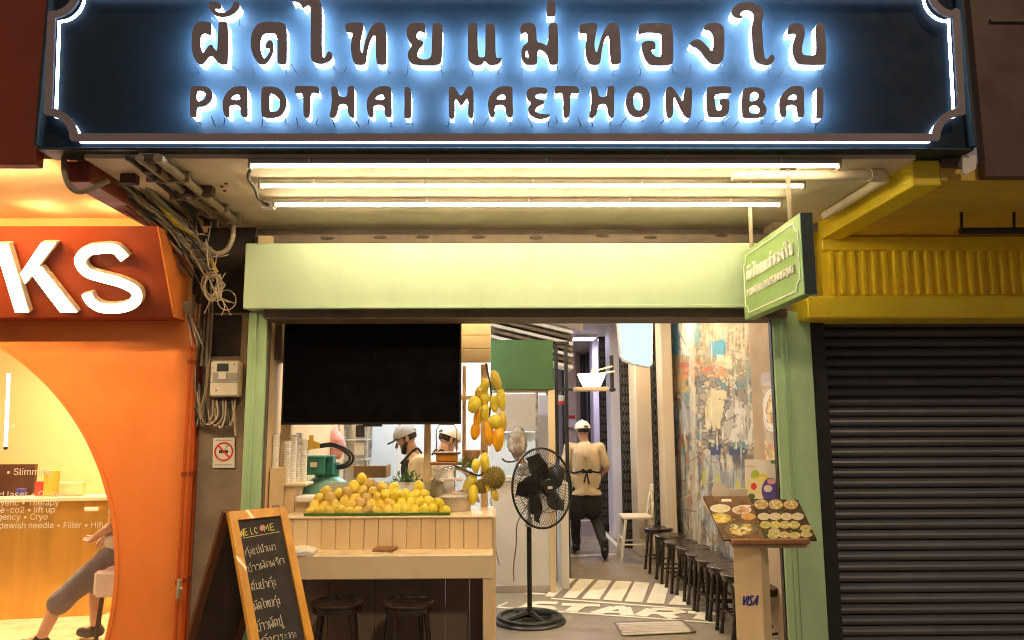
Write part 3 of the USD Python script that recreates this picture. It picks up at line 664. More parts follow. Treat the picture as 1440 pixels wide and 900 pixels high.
THAI = [
 (z8(260, 0, [(150, 255), (290, 255), (310, 280), (312, 370), (295, 425), (270, 400), (235, 390), (200, 400), (180, 460), (185, 540), (205, 600), (225, 600), (300, 490), (360, 585), (375, 580), (385, 270), (410, 252), (470, 255), (495, 280), (495, 720), (475, 735), (410, 735), (360, 700), (305, 620), (225, 725), (200, 735), (150, 730), (105, 650), (85, 550), (85, 420), (105, 310)]), []),
 (z8(260, 0, [(275, 50), (300, 30), (400, 40), (425, 80), (410, 115), (385, 115), (350, 110), (360, 140), (420, 160), (490, 140), (540, 90), (560, 35), (590, 25), (630, 60), (615, 110), (560, 170), (480, 205), (400, 205), (330, 180), (280, 100)]), []),
 (z8(260, 0, [(880, 255), (1090, 258), (1140, 290), (1155, 350), (1155, 715), (1140, 732), (1060, 732), (1045, 710), (1048, 440), (1030, 395), (990, 385), (920, 385), (880, 410), (860, 470), (855, 560), (875, 640), (905, 678), (945, 625), (965, 580), (955, 550), (925, 560), (912, 535), (935, 475), (970, 458), (1000, 490), (1010, 560), (990, 640), (930, 725), (900, 735), (840, 735), (790, 670), (755, 580), (745, 480), (760, 380), (810, 290)]), []),
 (z8(430, 0, [(-165, 0), (-150, -25), (-95, -25), (-40, 10), (5, 20), (60, -5), (130, -5), (170, 30), (188, 80), (185, 620), (200, 660), (230, 650), (250, 590), (285, 590), (315, 640), (290, 690), (200, 735), (130, 725), (75, 700), (58, 640), (65, 110), (45, 75), (20, 75), (-20, 110), (-40, 90), (-60, 45), (-120, 25), (-145, 40)]), []),
 (z8(430, 0, THO), []),
 (z8(430, 0, [(1200, 268), (1320, 265), (1350, 300), (1352, 390), (1320, 375), (1280, 362), (1250, 390), (1250, 440), (1285, 465), (1320, 470), (1325, 520), (1280, 560), (1255, 610), (1260, 655), (1300, 680), (1375, 680), (1410, 650), (1420, 600), (1425, 300), (1440, 275), (1500, 268), (1535, 290), (1545, 330), (1535, 680), (1510, 735), (1450, 745), (1250, 745), (1180, 720), (1150, 660), (1150, 600), (1180, 550), (1205, 515), (1160, 480), (1135, 400), (1140, 330), (1165, 285)]), []),
 (z8(610, 0, [(385, 300), (410, 270), (470, 268), (495, 300), (497, 630), (515, 658), (565, 655), (580, 640), (580, 310), (605, 275), (665, 272), (692, 300), (695, 650), (720, 665), (770, 660), (765, 690), (720, 740), (630, 745), (600, 725), (572, 690), (550, 735), (500, 745), (450, 740), (395, 705), (385, 650)]), []),
 (z8(610, 0, [(985, 290), (1040, 265), (1110, 270), (1145, 300), (1155, 400), (1160, 490), (1220, 495), (1285, 540), (1285, 330), (1300, 280), (1340, 262), (1380, 275), (1395, 310), (1400, 720), (1380, 740), (1310, 742), (1295, 710), (1280, 640), (1240, 590), (1165, 560), (1165, 720), (1145, 742), (1040, 742), (1000, 700), (982, 640), (985, 570), (1010, 520), (1055, 495), (1055, 420), (1045, 380), (1010, 380), (985, 400), (972, 395), (970, 340)]), [z8(610, 0, [(1052, 570), (1030, 600), (1028, 640), (1055, 675), (1064, 640)])]),
 (z8(610, 0, [(1270, 40), (1295, 18), (1340, 18), (1368, 40), (1370, 180), (1355, 200), (1280, 200), (1268, 180)]), []),
 (z8(800, 0, [(120, 300), (150, 275), (300, 270), (318, 290), (310, 360), (285, 480), (290, 570), (310, 610), (330, 540), (370, 400), (430, 290), (480, 262), (530, 272), (560, 320), (575, 440), (585, 700), (570, 730), (490, 735), (470, 715), (455, 600), (450, 430), (435, 410), (405, 440), (375, 540), (360, 640), (350, 725), (320, 742), (250, 742), (210, 710), (185, 620), (180, 540), (200, 430), (200, 390), (170, 385), (115, 390), (112, 340)]), []),
 (z8(800, 0, [(780, 300), (830, 272), (1120, 272), (1160, 310), (1170, 500), (1172, 710), (1140, 745), (920, 750), (870, 710), (830, 620), (810, 540), (815, 500), (850, 472), (930, 470), (965, 485), (972, 530), (962, 575), (930, 565), (925, 590), (950, 635), (1000, 658), (1030, 640), (1040, 600), (1042, 420), (1020, 385), (850, 380), (795, 395), (780, 410), (775, 350)]), []),
 ([(700 + x / 3, y / 3) for x, y in [(805, 185), (840, 165), (870, 185), (905, 230), (910, 165), (895, 135), (865, 130), (870, 110), (905, 98), (940, 105), (955, 130), (953, 250), (935, 275), (905, 278), (880, 260), (845, 210), (808, 195)]], []),
 (z8(990, 0, [(295, 140), (330, 80), (420, 35), (530, 35), (610, 70), (655, 130), (668, 190), (640, 260), (650, 400), (660, 560), (675, 660), (700, 685), (730, 640), (760, 620), (785, 650), (785, 685), (740, 740), (690, 748), (600, 725), (560, 680), (545, 580), (530, 400), (530, 310), (555, 220), (545, 160), (500, 130), (440, 130), (400, 160), (405, 185), (435, 200), (430, 215), (370, 218), (320, 195)]), []),
 (z8(990, 0, [(935, 320), (960, 285), (1040, 270), (1090, 280), (1120, 320), (1128, 400), (1105, 490), (1090, 560), (1100, 620), (1130, 635), (1240, 635), (1255, 600), (1245, 300), (1270, 270), (1320, 268), (1345, 300), (1365, 500), (1368, 720), (1345, 742), (1060, 740), (1020, 700), (990, 620), (985, 540), (1000, 480), (1025, 400), (1000, 392), (960, 395), (930, 410)]), [])]
def glyph(o, hs): return Polygon(chaikin(o), [chaikin(h) for h in hs]).buffer(0)
STAND = .075
LP = front(YS - STAND)
for name, coll in (('thai_letter', THAI), ('latin_letter', LAT)):
    for o, hs in coll:
        g = seen(glyph(o, hs), LP)
        pt = big.add(name, prism(g, LP, .012), 'letter_face')
        pt.add('glowing_body', prism(g.buffer(-.003), LP, .055, -.0565), 'letter_led')
        xs = g.bounds
        for x, z in ((xs[0] + .008, xs[1] + .01), (xs[2] - .008, xs[1] + .012)):
            pt.add('stand_off', cyl((x, YS - STAND + .01, z), (x + rng.uniform(-.03, .03), YS - .001, z - rng.uniform(.0, .03)), .0028, n=5), 'black_metal')
# the frame with scooped corners
ins = []
def arc(cx, cy, r, t0, t1, n=8): return [(cx + r * math.cos(t), cy + r * math.sin(t)) for t in np.linspace(t0, t1, n)]
l, r_, b_, t_ = 69, 1351, 194, -14
rad = 36
ring = [(l, 158)] + arc(l, b_ + 0, rad, -math.pi / 2, 0)[0:] + [(l + rad, b_), (r_ - rad, b_)] + arc(r_, b_, rad, math.pi, math.pi * 1.5) + [(r_, 158), (r_ - 8, 18)] + arc(r_ - 8, t_, rad, math.pi / 2, math.pi) + [(l + 5 + rad, t_)] + arc(l + 5, t_, rad, 0, math.pi / 2) + [(l + 5, 22)]
FP = front(YS - .075)
rs = FP.poly(ring)
line = LineString(rs + [rs[0]])
fr = big.add('border_frame', prism(line.buffer(.021, join_style=1), FP, .012), 'sign_frame')
fr.add('glow_strip', prism(line.buffer(.0055, join_style=1), FP, .014, -.070), 'border_led')

# ================================================================== lamps under the canopy
for k, (x0, x1, py, lab) in enumerate(((352, 1180, 236, 'longest warm strip lamp nearest the big sign'), (366, 1130, 264, 'middle warm strip lamp under the canopy'), (386, 1097, 290, 'rear warm strip lamp nearest the green beam'))):
    P, Q = atz(x0, py, CEIL - .05), atz(x1, py, CEIL - .05); y = (P[1] + Q[1]) / 2; z = CEIL
    t = Thing('strip_lamp', lab, 'strip lamp', ((P[0] + Q[0]) / 2, y, z), group='strip lamps under the canopy')
    t.add('housing', cbox(P[0], Q[0], y - .022, y + .022, z - .032, z - .001, .004), 'strip_housing')
    t.add('diffuser', tube([(P[0] + .01, y, z - .040), (Q[0] - .01, y, z - .040)], .0092, 10), 'strip_led')
    for e in (P[0], Q[0]): t.add('end_cap', cbox(e - .008, e + .008, y - .024, y + .024, z - .058, z, .004), 'strip_housing')
    for q in range(5):
        xx = P[0] + (Q[0] - P[0]) * (q + .5) / 5; t.add('clip', cbox(xx - .006, xx + .006, y - .025, y + .025, z - .036, z, .002), 'steel')
# feed cable joining the lamp ends
c0 = [atz(p, q, CEIL - .03) for p, q in ((352, 238), (349, 250), (358, 264), (364, 280), (380, 290))]
t = Thing('lamp_feed', 'short black feed cable joining the left ends of the strip lamps', 'cable', tuple(c0[0])); t.add('sheath', tube(bez(c0, 20), .009), 'cable_black'); t.add('connector', cbox(*(np.r_[c0[-1][0] - .05, c0[-1][0] + .03, c0[-1][1] - .03, c0[-1][1] + .03]), CEIL - .05, CEIL), 'paper')

# ================================================================== the green sign hung across the front
XH = atx(1142, 360, 1.61)
y0, y1 = 3.96, 4.96; zb, zt = 2.335, 2.785
hs = Thing('hanging_sign', 'green double sided sign hanging on two rods at the right', 'sign', (1.645, 4.48, 2.785))
hs.add('box', cbox(1.622, 1.69, y0, y1, zb, zt, .004), 'green_sign').add('street_edge', box(1.624, 1.688, y0 - .006, y0 - .001, zb + .002, zt - .002), 'green_dark')
HP = Plane((1.622, y1, zb), (0, -1, 0), (0, 0, 1))      # seen from the left: u runs towards the street
W, H = y1 - y0, zt - zb
def inset(d, rr):
    p = [(d, d + rr)] + arc(d, d, rr, math.pi / 2, 0) + arc(W - d, d, rr, math.pi, math.pi / 2) + arc(W - d, H - d, rr, -math.pi / 2, -math.pi) + arc(d, H - d, rr, 0, -math.pi / 2)
    return Polygon(p)
bd = inset(.035, .055)
hs.add('border_line', prism(bd.buffer(.004).difference(bd.buffer(-.004)), HP, .004), 'white_letter')
for name, coll in (('thai_letter', THAI), ('latin_letter', LAT)):
    for o, hh in coll:
        g = glyph(o, hh); u = lambda q: [(.10 + (x - 265) / 900 * (W - .20), (.235 if name[0] == 't' else .21) + (100 - y if name[0] == 't' else 100 - y) / 900 * (W - .2) * 1.22) for x, y in q.coords]
        hs.add(name, prism(Polygon(u(g.exterior), [u(h) for h in g.interiors]).buffer(.0006), HP, .012), 'white_letter')
for yy, lab in ((4.15, None), (4.82, None)):
    rd = hs.add('rod', cyl((1.645, yy, zt), (1.645, yy, CEIL - .003), .013), 'conduit'); rd.add('ceiling_plate', cbox(1.60, 1.69, yy - .03, yy + .03, CEIL - .008, CEIL - .002, .002), 'rust')

# ================================================================== counter
YC, YF = 4.92, 5.16
ct = Thing('counter', 'cream plank fronted counter with a narrow bar shelf', 'counter', (at(550, 780, YF)[0], YF, 0))
l, r = at(396, 781, YC)[0], at(693, 781, YC)[0]
zs1, zs0 = at(550, 781, YC)[2], at(550, 815, YC)[2]
ct.add('bar_shelf', cbox(l, r, YC, YF + .1, zs0, zs1, .006), 'cream_top')
zt1 = at(550, 726, YF)[2]
e = [at(391.5 + 20.05 * k, 750, YF)[0] for k in range(16)]
for k in range(15):
    ct.add('plank', cbox(e[k] + .0012, e[k + 1] - .0012, YF + .003 * (k % 2 == 0) * .5, YF + .022, zs1 - .002, zt1 - .014, .004), ('cream_wood', 'cream_wood_b')[(k * 7 // 3) % 2])
ct.add('plank_backing', box(e[0], e[15], YF + .024, YF + .06, zs1 - .1, zt1 - .014), 'brown_wood')
ct.add('display_top', cbox(e[0] - .1, e[15] + .006, YF - .008, 5.75, zt1 - .014, zt1, .005), 'cream_top')
ct.add('end_panel', cbox(e[15] + .001, e[15] + .02, YF + .06, 5.75, 0, zt1 - .016, .003), 'cream_wood')
ct.add('end_leg', cbox(at(679, 850, YC)[0], r - .003, YC + .004, YF + .09, 0, zs0 - .001, .004), 'cream_wood')
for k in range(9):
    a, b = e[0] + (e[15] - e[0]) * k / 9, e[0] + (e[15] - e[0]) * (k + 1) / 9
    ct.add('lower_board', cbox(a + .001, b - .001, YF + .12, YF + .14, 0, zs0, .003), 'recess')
mb = Thing('menu_book', 'dark brown closed menu lying on the bar shelf', 'menu', tuple(atz(545, 772, zs1)))
q = [atz(*p, zs1 + .001)[:2] for p in ((523, 776), (552, 777), (567, 767), (544, 766))]
mb.add('cover', trimesh.creation.extrude_polygon(Polygon(q), .006, engine='earcut').apply_translation((0, 0, zs1 + .001)), 'brown_wood'); mb.add('pages', trimesh.creation.extrude_polygon(Polygon(q).buffer(-.008), .008, engine='earcut').apply_translation((0, 0, zs1 + .0071)), 'paper'); mb.add('cover', trimesh.creation.extrude_polygon(Polygon(q), .004, engine='earcut').apply_translation((0, 0, zs1 + .0152)), 'brown_wood')
cl = Thing('napkin', 'crumpled white napkin on the bar shelf behind the chalkboard', 'napkin', tuple(atz(425, 777, zs1)))
q = [atz(*p, zs1 + .002)[:2] for p in ((405, 782), (440, 781), (446, 776), (425, 771), (405, 772))]
nm = trimesh.creation.extrude_polygon(Polygon(q).buffer(.004), .006, engine='earcut').subdivide().subdivide().subdivide(); v = nm.vertices; v[:, 2] += (meshkit.fbm(v * 40, 3, 4)) * .035 * (v[:, 2] > .003) + zs1 + .001
cl.add('cloth', trimesh.Trimesh(v, nm.faces), 'paper', smooth=40)

# ---- stepped boxes and paper cups at the counter's left end
sb = Thing('step_boxes', 'cream stepped display boxes at the left end of the counter', 'display stand', tuple(at(410, 726, 5.42)))
for x0, x1, y0, d in ((378, 399, 658, .2), (399, 414, 683, .2), (414, 431, 706, .18)):
    bb = pbox(x0 + .15, y0, x1 - .15, 735, 5.42, d, .004); sb.add('box', bb, 'cream_wood' if x0 != 399 else 'cream_wood_b')
sb.add('shelf_plate', pbox(399.5, 680, 430, 684, 5.40, .22), 'cream_top')
tray = single('paper_tray', pbox(414, 698, 443, 707, 5.36, .16, .012), 'cup_white', 'white paper tray beside the stepped boxes', 'tray')
for k, (px, y0, y1, Y) in enumerate(((387, 612, 658, 5.50), (396, 609, 660, 5.62), (403, 620, 680, 5.5), (411, 611, 680, 5.54), (419, 608, 680, 5.62), (426, 618, 680, 5.52))):
    b0, t0 = at(px, y1, Y), at(px, y0, Y); h = t0[2] - b0[2]; n = int(h / .016)
    pf = [(0, 0)]
    for i in range(n): z = h * i / n; pf += [(.021, z), (.0245, z + .003), (.0245, z + h / n * .8)]
    pf += [(.022, h - .001), (.0, h)]
    single('cup_stack', lathe(pf, 14, b0), 'cup_white', ('leftmost stack of paper cups on the stepped boxes', 'stack of paper cups behind the leftmost one', 'shorter front stack of paper cups on the second step', 'middle tall stack of paper cups on the second step', 'tallest stack of paper cups on the second step', 'rightmost stack of paper cups on the second step')[k], 'cup stack', 'stacks of paper cups on the counter')

# ---- the pile of fruit
tr = Thing('fruit_tray', 'low dark green tray under the pile of yellow fruit', 'tray', tuple(at(530, 727, 5.22)))
l, r = at(428, 722, 5.2)[0], at(633, 722, 5.2)[0]
tr.add('base', cbox(l, r, 5.185, 5.62, zt1 + .001, zt1 + .012, .004), 'leaf')
tr.add('rim', cbox(l, r, 5.18, 5.19, zt1 + .002, zt1 + .02, .002), 'leaf')
tr.add('wedge', hull([(x, y, z) for x in (l + .06, r - .08) for y, z in ((5.28, zt1 + .013), (5.62, zt1 + .013), (5.62, zt1 + .19))]), 'tray')
def fruit_mesh(seed, el=1.18):
    m = trimesh.creation.icosphere(3, 1.0); v = m.vertices; d = 1 + .26 * (meshkit.fbm(v * 1.3 + seed * 7, 2, seed) - .5)
    v = v * d[:, None]; v[:, 2] *= el; v[:, 0] *= 1 + .10 * np.clip(v[:, 2], -1, 1); return trimesh.Trimesh(v, m.faces)
protos = {}
def fruit(kind, seed):
    key = (kind, seed)
    if key not in protos:
        c = stage.CreateClassPrim(f'/World/form_{kind}_{seed}')
        usdkit.mesh(stage, f'{c.GetPath()}/flesh', fruit_mesh(seed), M[kind], smooth=True)
        usdkit.mesh(stage, f'{c.GetPath()}/stem_scar', placed(trimesh.creation.icosphere(1, 1.0), (0, 0, 1.08), sc=(.12, .12, .10)), M['stem'], smooth=True)
        protos[key] = c.GetPath()
    return protos[key]
rows = [[(240, 595), (295, 600), (360, 602), (425, 588), (520, 595), (575, 592), (640, 600), (700, 592), (755, 590), (808, 592), (865, 592), (920, 588), (970, 588), (1040, 588), (470, 602)],
        [(265, 562), (330, 565), (388, 562), (475, 570), (540, 552), (612, 560), (665, 560), (720, 550), (782, 550), (838, 552), (892, 540), (945, 538), (1002, 545)],
        [(293, 515), (360, 515), (440, 535), (505, 520), (578, 520), (645, 515), (692, 495), (750, 500), (810, 498), (860, 502), (920, 492)],
        [(328, 475), (405, 488), (462, 482), (545, 475), (615, 475), (668, 455), (735, 455), (885, 455)], [(500, 445), (590, 430)], [(545, 400)]]
GL = {'fruit_yellow': 'bright yellow round mango', 'fruit_amber': 'golden amber fruit', 'fruit_tan': 'brownish tan fruit'}
ORD = 'first second third fourth fifth sixth seventh eighth ninth tenth eleventh twelfth thirteenth fourteenth fifteenth'.split(); RN = ('bottom', 'second', 'third', 'fourth', 'fifth', 'top')
k = 0
for i, rw in enumerate(rows):
    for zx, zy in rw:
        px, py = 380 + zx / 4.235, 580 + zy / 4.235; Y = 5.225 + .055 * i + .012 * rng.random()
        P = at(px, py, Y); rr = .0345 + .005 * rng.random()
        kind = 'fruit_yellow' if (zx > 740 or (zx, zy) in ((545, 400), (500, 445), (735, 455), (692, 495), (405, 488))) else ('fruit_amber' if rng.random() < .62 else 'fruit_tan')
        rank = sorted(rw).index((zx, zy)); lab = f"{GL[kind]}, {ORD[rank]} from the left in the {RN[i]} row"; grp = {'fruit_yellow': 'yellow mangoes in the pile', 'fruit_amber': 'amber fruit in the pile', 'fruit_tan': 'tan fruit in the pile'}[kind]
        if (zx, zy) == (545, 400): lab, grp = 'yellow fruit at the very top of the pile', None
        if (zx, zy) == (1040, 588): lab, grp = 'yellow mango lying on its side at the right end of the pile', None
        copy_of(fruit(kind, k % 4), 'mango', lab, 'fruit', P, rng.uniform(0, 360), grp, rng.uniform(-50, 50) if (zx, zy) != (1040, 588) else 0, rng.uniform(-40, 40) if (zx, zy) != (1040, 588) else 80, (rr, rr, rr * (1.0 + .3 * rng.random())))
        k += 1
# ---- plastic dome on its tub
dm = Thing('cake_dome', 'clear plastic dome over a beige tub at the right of the fruit', 'food cover', tuple(at(640, 724, 5.5)))
c = at(637, 697, 5.5); b = at(637, 726, 5.5); R_ = .165; b[2] = zt1
hh = at(641, 656, 5.5)[2] - c[2]
dm.add('tub', lathe([(0, 0), (.118, 0), (.126, .01), (.142, c[2] - b[2] - .012), (.15, c[2] - b[2] - .006), (.15, c[2] - b[2]), (0, c[2] - b[2])], 32, (c[0], 5.5, b[2] + .001)), 'column_cream', smooth=40)
pf = [(R_, 0)] + [(R_ * math.cos(t) ** .7, hh * math.sin(t)) for t in np.linspace(.05, math.pi / 2, 12)]; pf[-1] = (0, hh)
dm.add('dome', lathe(pf, 36, (c[0], 5.5, c[2] + .004)), 'clear_plastic', smooth=True); dm.add('dome_rim', tube([(c[0] + R_ * math.cos(t), 5.5 + R_ * math.sin(t), c[2] + .004) for t in np.linspace(0, 2 * math.pi, 36)[:-1]], .005, 6, True), 'clear_plastic')
# ---- wooden shelf frame with bowls
sf = Thing('shelf_frame', 'pale pine shelf frame standing on the counter right of the cooks', 'shelf', tuple(at(640, 726, 5.72)))
for x0, x1, y0, y1, Y in ((596, 605, 560, 727, 5.68), (650, 655, 514, 660, 5.74), (676, 686, 512, 727, 5.68)):
    bb = pbox(x0, y0, x1, y1, Y, .05); sf.add('upright', bb, 'pine')
sf.add('shelf', pbox(605, 650, 676, 654, 5.66, .2), 'brown_wood'); sf.add('shelf', pbox(605, 674, 650, 677, 5.7, .16), 'pine')
sf.add('top_rail', pbox(596, 556, 690, 562, 5.66, .06), 'pine'); 
tb = Thing('wooden_tray', 'brown wooden tray with a thin handle on the shelf', 'tray', tuple(at(628, 650, 5.70)))
tb.add('body', pbox(613, 639, 643, 649.6, 5.70, .12, .008), 'frame_wood'); tb.add('rim', pbox(608, 636, 647, 639, 5.69, .14), 'brown_wood')
tb.add('handle', tube([at(614, 636, 5.75), at(613.5, 605, 5.75), at(618, 597, 5.75), at(638, 597, 5.75), at(642.5, 605, 5.75), at(642, 636, 5.75)], .004, 6), 'brown_wood')
wb = at(664, 649.5, 5.76)
single('wooden_bowl', lathe([(0, 0), (.03, 0), (.065, .06), (.066, .088), (.06, .088), (.055, .06), (.02, .02), (0, .015)], 24, wb), 'pine', 'round pale wooden bowl on the shelf beside the hanging fruit', 'bowl', smooth=40)
# ---- garlands of hanging fruit
def z7(x, y): return (640 + x / 3.75, 500 + y / 3.75)
def garland(name, lab, lst, Y, rope, extra=None):
    c = at(*z7(*rope[0]), Y); t = Thing(name, lab, 'hanging fruit', tuple(c))
    t.add('rope', tube(bez([at(*z7(*p), Y + .02) for p in rope], 16), .008, 6), 'stem')
    for i, (x, y, rx, ry, rot, m) in enumerate(lst):
        P = at(*z7(x, y), Y + rng.uniform(-.05, .03)); s = Y / F_PX / 3.75
        fm = placed(fruit_mesh(i % 5, 1.0), (0, 0, 0), sc=(rx * s, rx * s, ry * s)); fm = placed(fm, P, ry=rot)
        t.add('mango', fm, m, smooth=True)
    return t
garland('mango_garland', 'tall hanging garland of ripe mangoes on the counter post', [(155, 165, 26, 44, 12, 'fruit_yellow'), (215, 130, 26, 56, -18, 'fruit_amber'), (100, 262, 33, 46, 20, 'fruit_yellow'), (155, 228, 27, 42, 5, 'fruit_yellow'), (205, 255, 23, 46, -6, 'fruit_yellow'), (245, 232, 24, 60, -5, 'fruit_yellow'), (155, 298, 25, 42, 8, 'fruit_yellow'), (118, 335, 22, 48, 10, 'fruit_orange'), (212, 350, 34, 42, -25, 'fruit_yellow'), (106, 400, 26, 46, 8, 'fruit_orange'), (178, 410, 26, 64, -4, 'fruit_orange'), (228, 440, 31, 64, 4, 'fruit_orange'), (252, 350, 19, 56, -4, 'fruit_amber'), (130, 190, 22, 40, 30, 'fruit_amber')], 5.5, [(163, 40), (172, 90), (185, 150), (190, 215), (180, 330)])
g = garland('fruit_cluster', 'lower hanging cluster of yellow mangoes around spiny durians', [(110, 582, 23, 36, 8, 'fruit_yellow'), (158, 565, 25, 52, -4, 'fruit_yellow'), (75, 675, 28, 52, 38, 'fruit_yellow'), (95, 735, 26, 56, 4, 'fruit_yellow'), (175, 695, 15, 22, 0, 'fruit_yellow'), (210, 735, 20, 32, -18, 'fruit_amber')], 5.42, [(150, 500), (155, 540), (140, 630), (60, 610), (0, 580)])
for x, y, rr, yy in ((205, 645, 58, 5.42), (140, 690, 36, 5.44)):
    P = at(*z7(x, y), yy); s = rr * yy / F_PX / 3.75
    m = trimesh.creation.icosphere(3, 1.0); dv = m.vertices; body = ball(P, s * .86, 3); g.add('durian', body, 'durian', smooth=True)
    sp = []
    i_ = np.arange(230) + .5; ph = np.arccos(1 - 2 * i_ / 230); th = math.pi * (1 + 5 ** .5) * i_
    for d in np.c_[np.cos(th) * np.sin(ph), np.sin(th) * np.sin(ph), np.cos(ph)]:
        sp.append(tube([P + d * s * .82, P + d * s * (1.08 + .04 * rng.random())], [s * .1, .0006], 5))
    g.add('durian_spikes', cat_(sp), 'durian', kind='stuff')
lv = []
for k in range(26):
    P = at(*z7(60 + rng.uniform(-35, 50), 580 + rng.uniform(-25, 25)), 5.45 + rng.uniform(-.03, .05)); d = nrg.normal(size=3); d /= np.linalg.norm(d); e_ = np.cross(d, nrg.normal(size=3)); e_ /= np.linalg.norm(e_)
    lv.append(hull(P, P + d * .03 + e_ * .010, P + d * .03 - e_ * .010, P + d * .065, P + d * .03 + np.cross(d, e_) * .003))
g.add('leaves', cat_(lv), 'leaf', kind='stuff')
# ---- television
tv = Thing('television', 'large black television hung over the counter', 'television', tuple(at(523, 525, 5.42)))
tv.add('case', pbox(397.5, 453, 648.5, 597, 5.42, .05, .004), 'tv_bezel'); tv.add('screen', pbox(400, 455.5, 646, 593.5, 5.4165, .003, .0005), 'tv_black'); tv.add('logo_tab', pbox(510, 596, 537, 600, 5.425, .03, .004), 'tv_bezel')
tv.add('wall_mount', pbox(480, 490, 570, 560, 5.472, .145), 'black_metal'); tv.add('hanging_arm', pbox(515, 440, 531, 500, 5.475, .04), 'black_metal')
# ---- kitchen things seen under the television
gb = Thing('gas_bottle', 'pale teal gas bottle with a brass regulator and black hose', 'gas bottle', tuple(at(460, 700, 6.5)))
c = at(460, 668, 6.5); gz = 1.0
gb.add('body', lathe([(0, -gz), (.185, -gz), (.195, -gz + .05), (.195, -.14), (.17, -.06), (.10, -.012), (.04, 0), (0, 0)], 28, c), 'cyan_water', smooth=40)
gb.add('collar', lathe([(.10, -.02), (.105, .10), (.098, .10), (.094, -.02)], 24, c), 'teal', smooth=40)
gb.add('valve', cyl(c, c + (0, 0, .13), .022), 'brass')
v0 = at(436, 626, 6.5)
gb.add('regulator', hull(*[at(p, q, Y) for p, q in ((421, 621), (436, 618), (450, 623), (450, 630), (434, 633), (421, 631)) for Y in (6.46, 6.52)]), 'brass').add('knob', cyl(at(438, 612, 6.48), at(438, 620, 6.48), .02), 'brass')
for k, o in enumerate((0, 3)):
    gb.add('hose', tube(bez([at(448, 626 + o, 6.48), at(468, 624 + o, 6.46), at(488 - o, 632 + o, 6.44), at(497 - o * 1.5, 644, 6.44), at(488 - o, 656 - o, 6.45), at(466, 660 - o, 6.46)], 24), .011, 8), 'cable_black')
bx_ = Thing('teal_crate', 'dark teal plastic box standing before the gas bottle', 'crate', tuple(at(447, 667, 6.35)))
bx_.add('body', pbox(427, 644, 456, 668, 6.3, .14, .01), 'teal'); bx_.add('lid', pbox(426, 641, 457, 645, 6.29, .16, .006), 'teal'); bx_.add('handle_plate', pbox(436, 650, 446, 657, 6.294, .006), 'cup_white')
b2 = Thing('teal_crate', 'narrow teal box at the right of the bigger teal box', 'crate', tuple(at(462, 667, 6.38))); b2.add('body', pbox(458, 643, 468, 668, 6.36, .12, .008), 'teal'); b2.add('lid', pbox(457.6, 641, 468.4, 644, 6.35, .13, .004), 'teal')
P = at(470, 643, 7.4)
pg = trimesh.creation.icosphere(4, 1.0); v = pg.vertices.copy(); v *= np.array([.105, .07, .15]); v *= (1 + .35 * (meshkit.fbm(v * 14, 3, 2) - .5))[:, None]; v[:, 0] *= 1 - .35 * np.clip(v[:, 2] / .15, 0, 1); bag = Thing('pink_bag', 'pink plastic bag hung at the kitchen back', 'bag', P + (0, 0, .02))
bag.add('bag', trimesh.Trimesh(v + P + (0, 0, .13), pg.faces), 'pink', smooth=True); bag.add('handle', tube(bez([P + (-.05, 0, .25), P + (-.02, 0, .33), P + (.03, 0, .33), P + (.05, 0, .25)], 12), .008, 6), 'pink')
fr_ = Thing('fridge', 'tall pale blue kitchen door cabinet behind the cooks', 'cabinet', tuple(at(537, 700, 8.6)))
l, r = at(518, 650, 8.6)[0], at(556, 650, 8.6)[0]; fr_.add('door', cbox(l, r, 8.6, 8.64, .05, 2.3, .01), 'kitchen_wall'); fr_.add('cabinet', cbox(l - .02, r + .02, 8.645, 9.2, 0, 2.34, .01), 'white_wall'); fr_.add('handle', cyl((l + .03, 8.58, 1.3), (l + .03, 8.58, 1.75), .012), 'steel')
rk = Thing('kitchen_rack', 'steel post rack with small packets at the kitchen left', 'rack', tuple(at(470, 700, 8.0)))
for px in (424, 452, 484, 514): rk.add('post', cyl((at(px, 650, 8.0)[0], 8.0, 0), (at(px, 650, 8.0)[0], 8.0, 2.2), .016), 'steel')
for py in (594, 618, 646): rk.add('shelf', pbox(420, py, 516, py + 2, 7.95, .4), 'steel')
for k, (x0, y0, x1, y1, m, lab, cg) in enumerate(((500, 598, 512, 615, 'black_metal', 'black wall box on the kitchen rack', 'box'), (433, 607, 447, 618, 'red_ink', 'red packet on the kitchen rack', 'packet'), (438, 630, 446, 642, 'blue_bin', 'small blue bottle crate on the kitchen rack', 'crate'), (498, 620, 513, 640, 'cup_white', 'white box on the lower kitchen rack', 'box'), (455, 634, 470, 645, 'cup_white', 'white tub on the kitchen rack beside the pink bag', 'tub'))):
    single('kitchen_item', pbox(x0, y0, x1, y1, 8.0, .15, .01), m, lab, cg)
cbx = Thing('wooden_crate', 'brown wooden crate behind the pile of fruit', 'crate', tuple(at(520, 672, 6.1)))
cbx.add('board', pbox(497, 655, 543, 672, 6.1, .02), 'cardboard'); cbx.add('board', pbox(497, 655, 500, 672, 6.122, .25), 'cardboard'); cbx.add('board', pbox(540, 655, 543, 672, 6.122, .25), 'cardboard'); cbx.add('bottom', pbox(500.4, 669, 539.6, 672, 6.123, .25), 'cardboard')
hb = Thing('herb_pot', 'leafy dark green herbs in a pot behind the fruit', 'herbs', tuple(at(570, 700, 5.75)))
hb.add('pot', lathe([(0, 0), (.055, 0), (.075, .12), (.068, .12), (.05, .01), (0, .01)], 20, at(577, 706, 5.72)), 'leaf', smooth=40)
lv = []
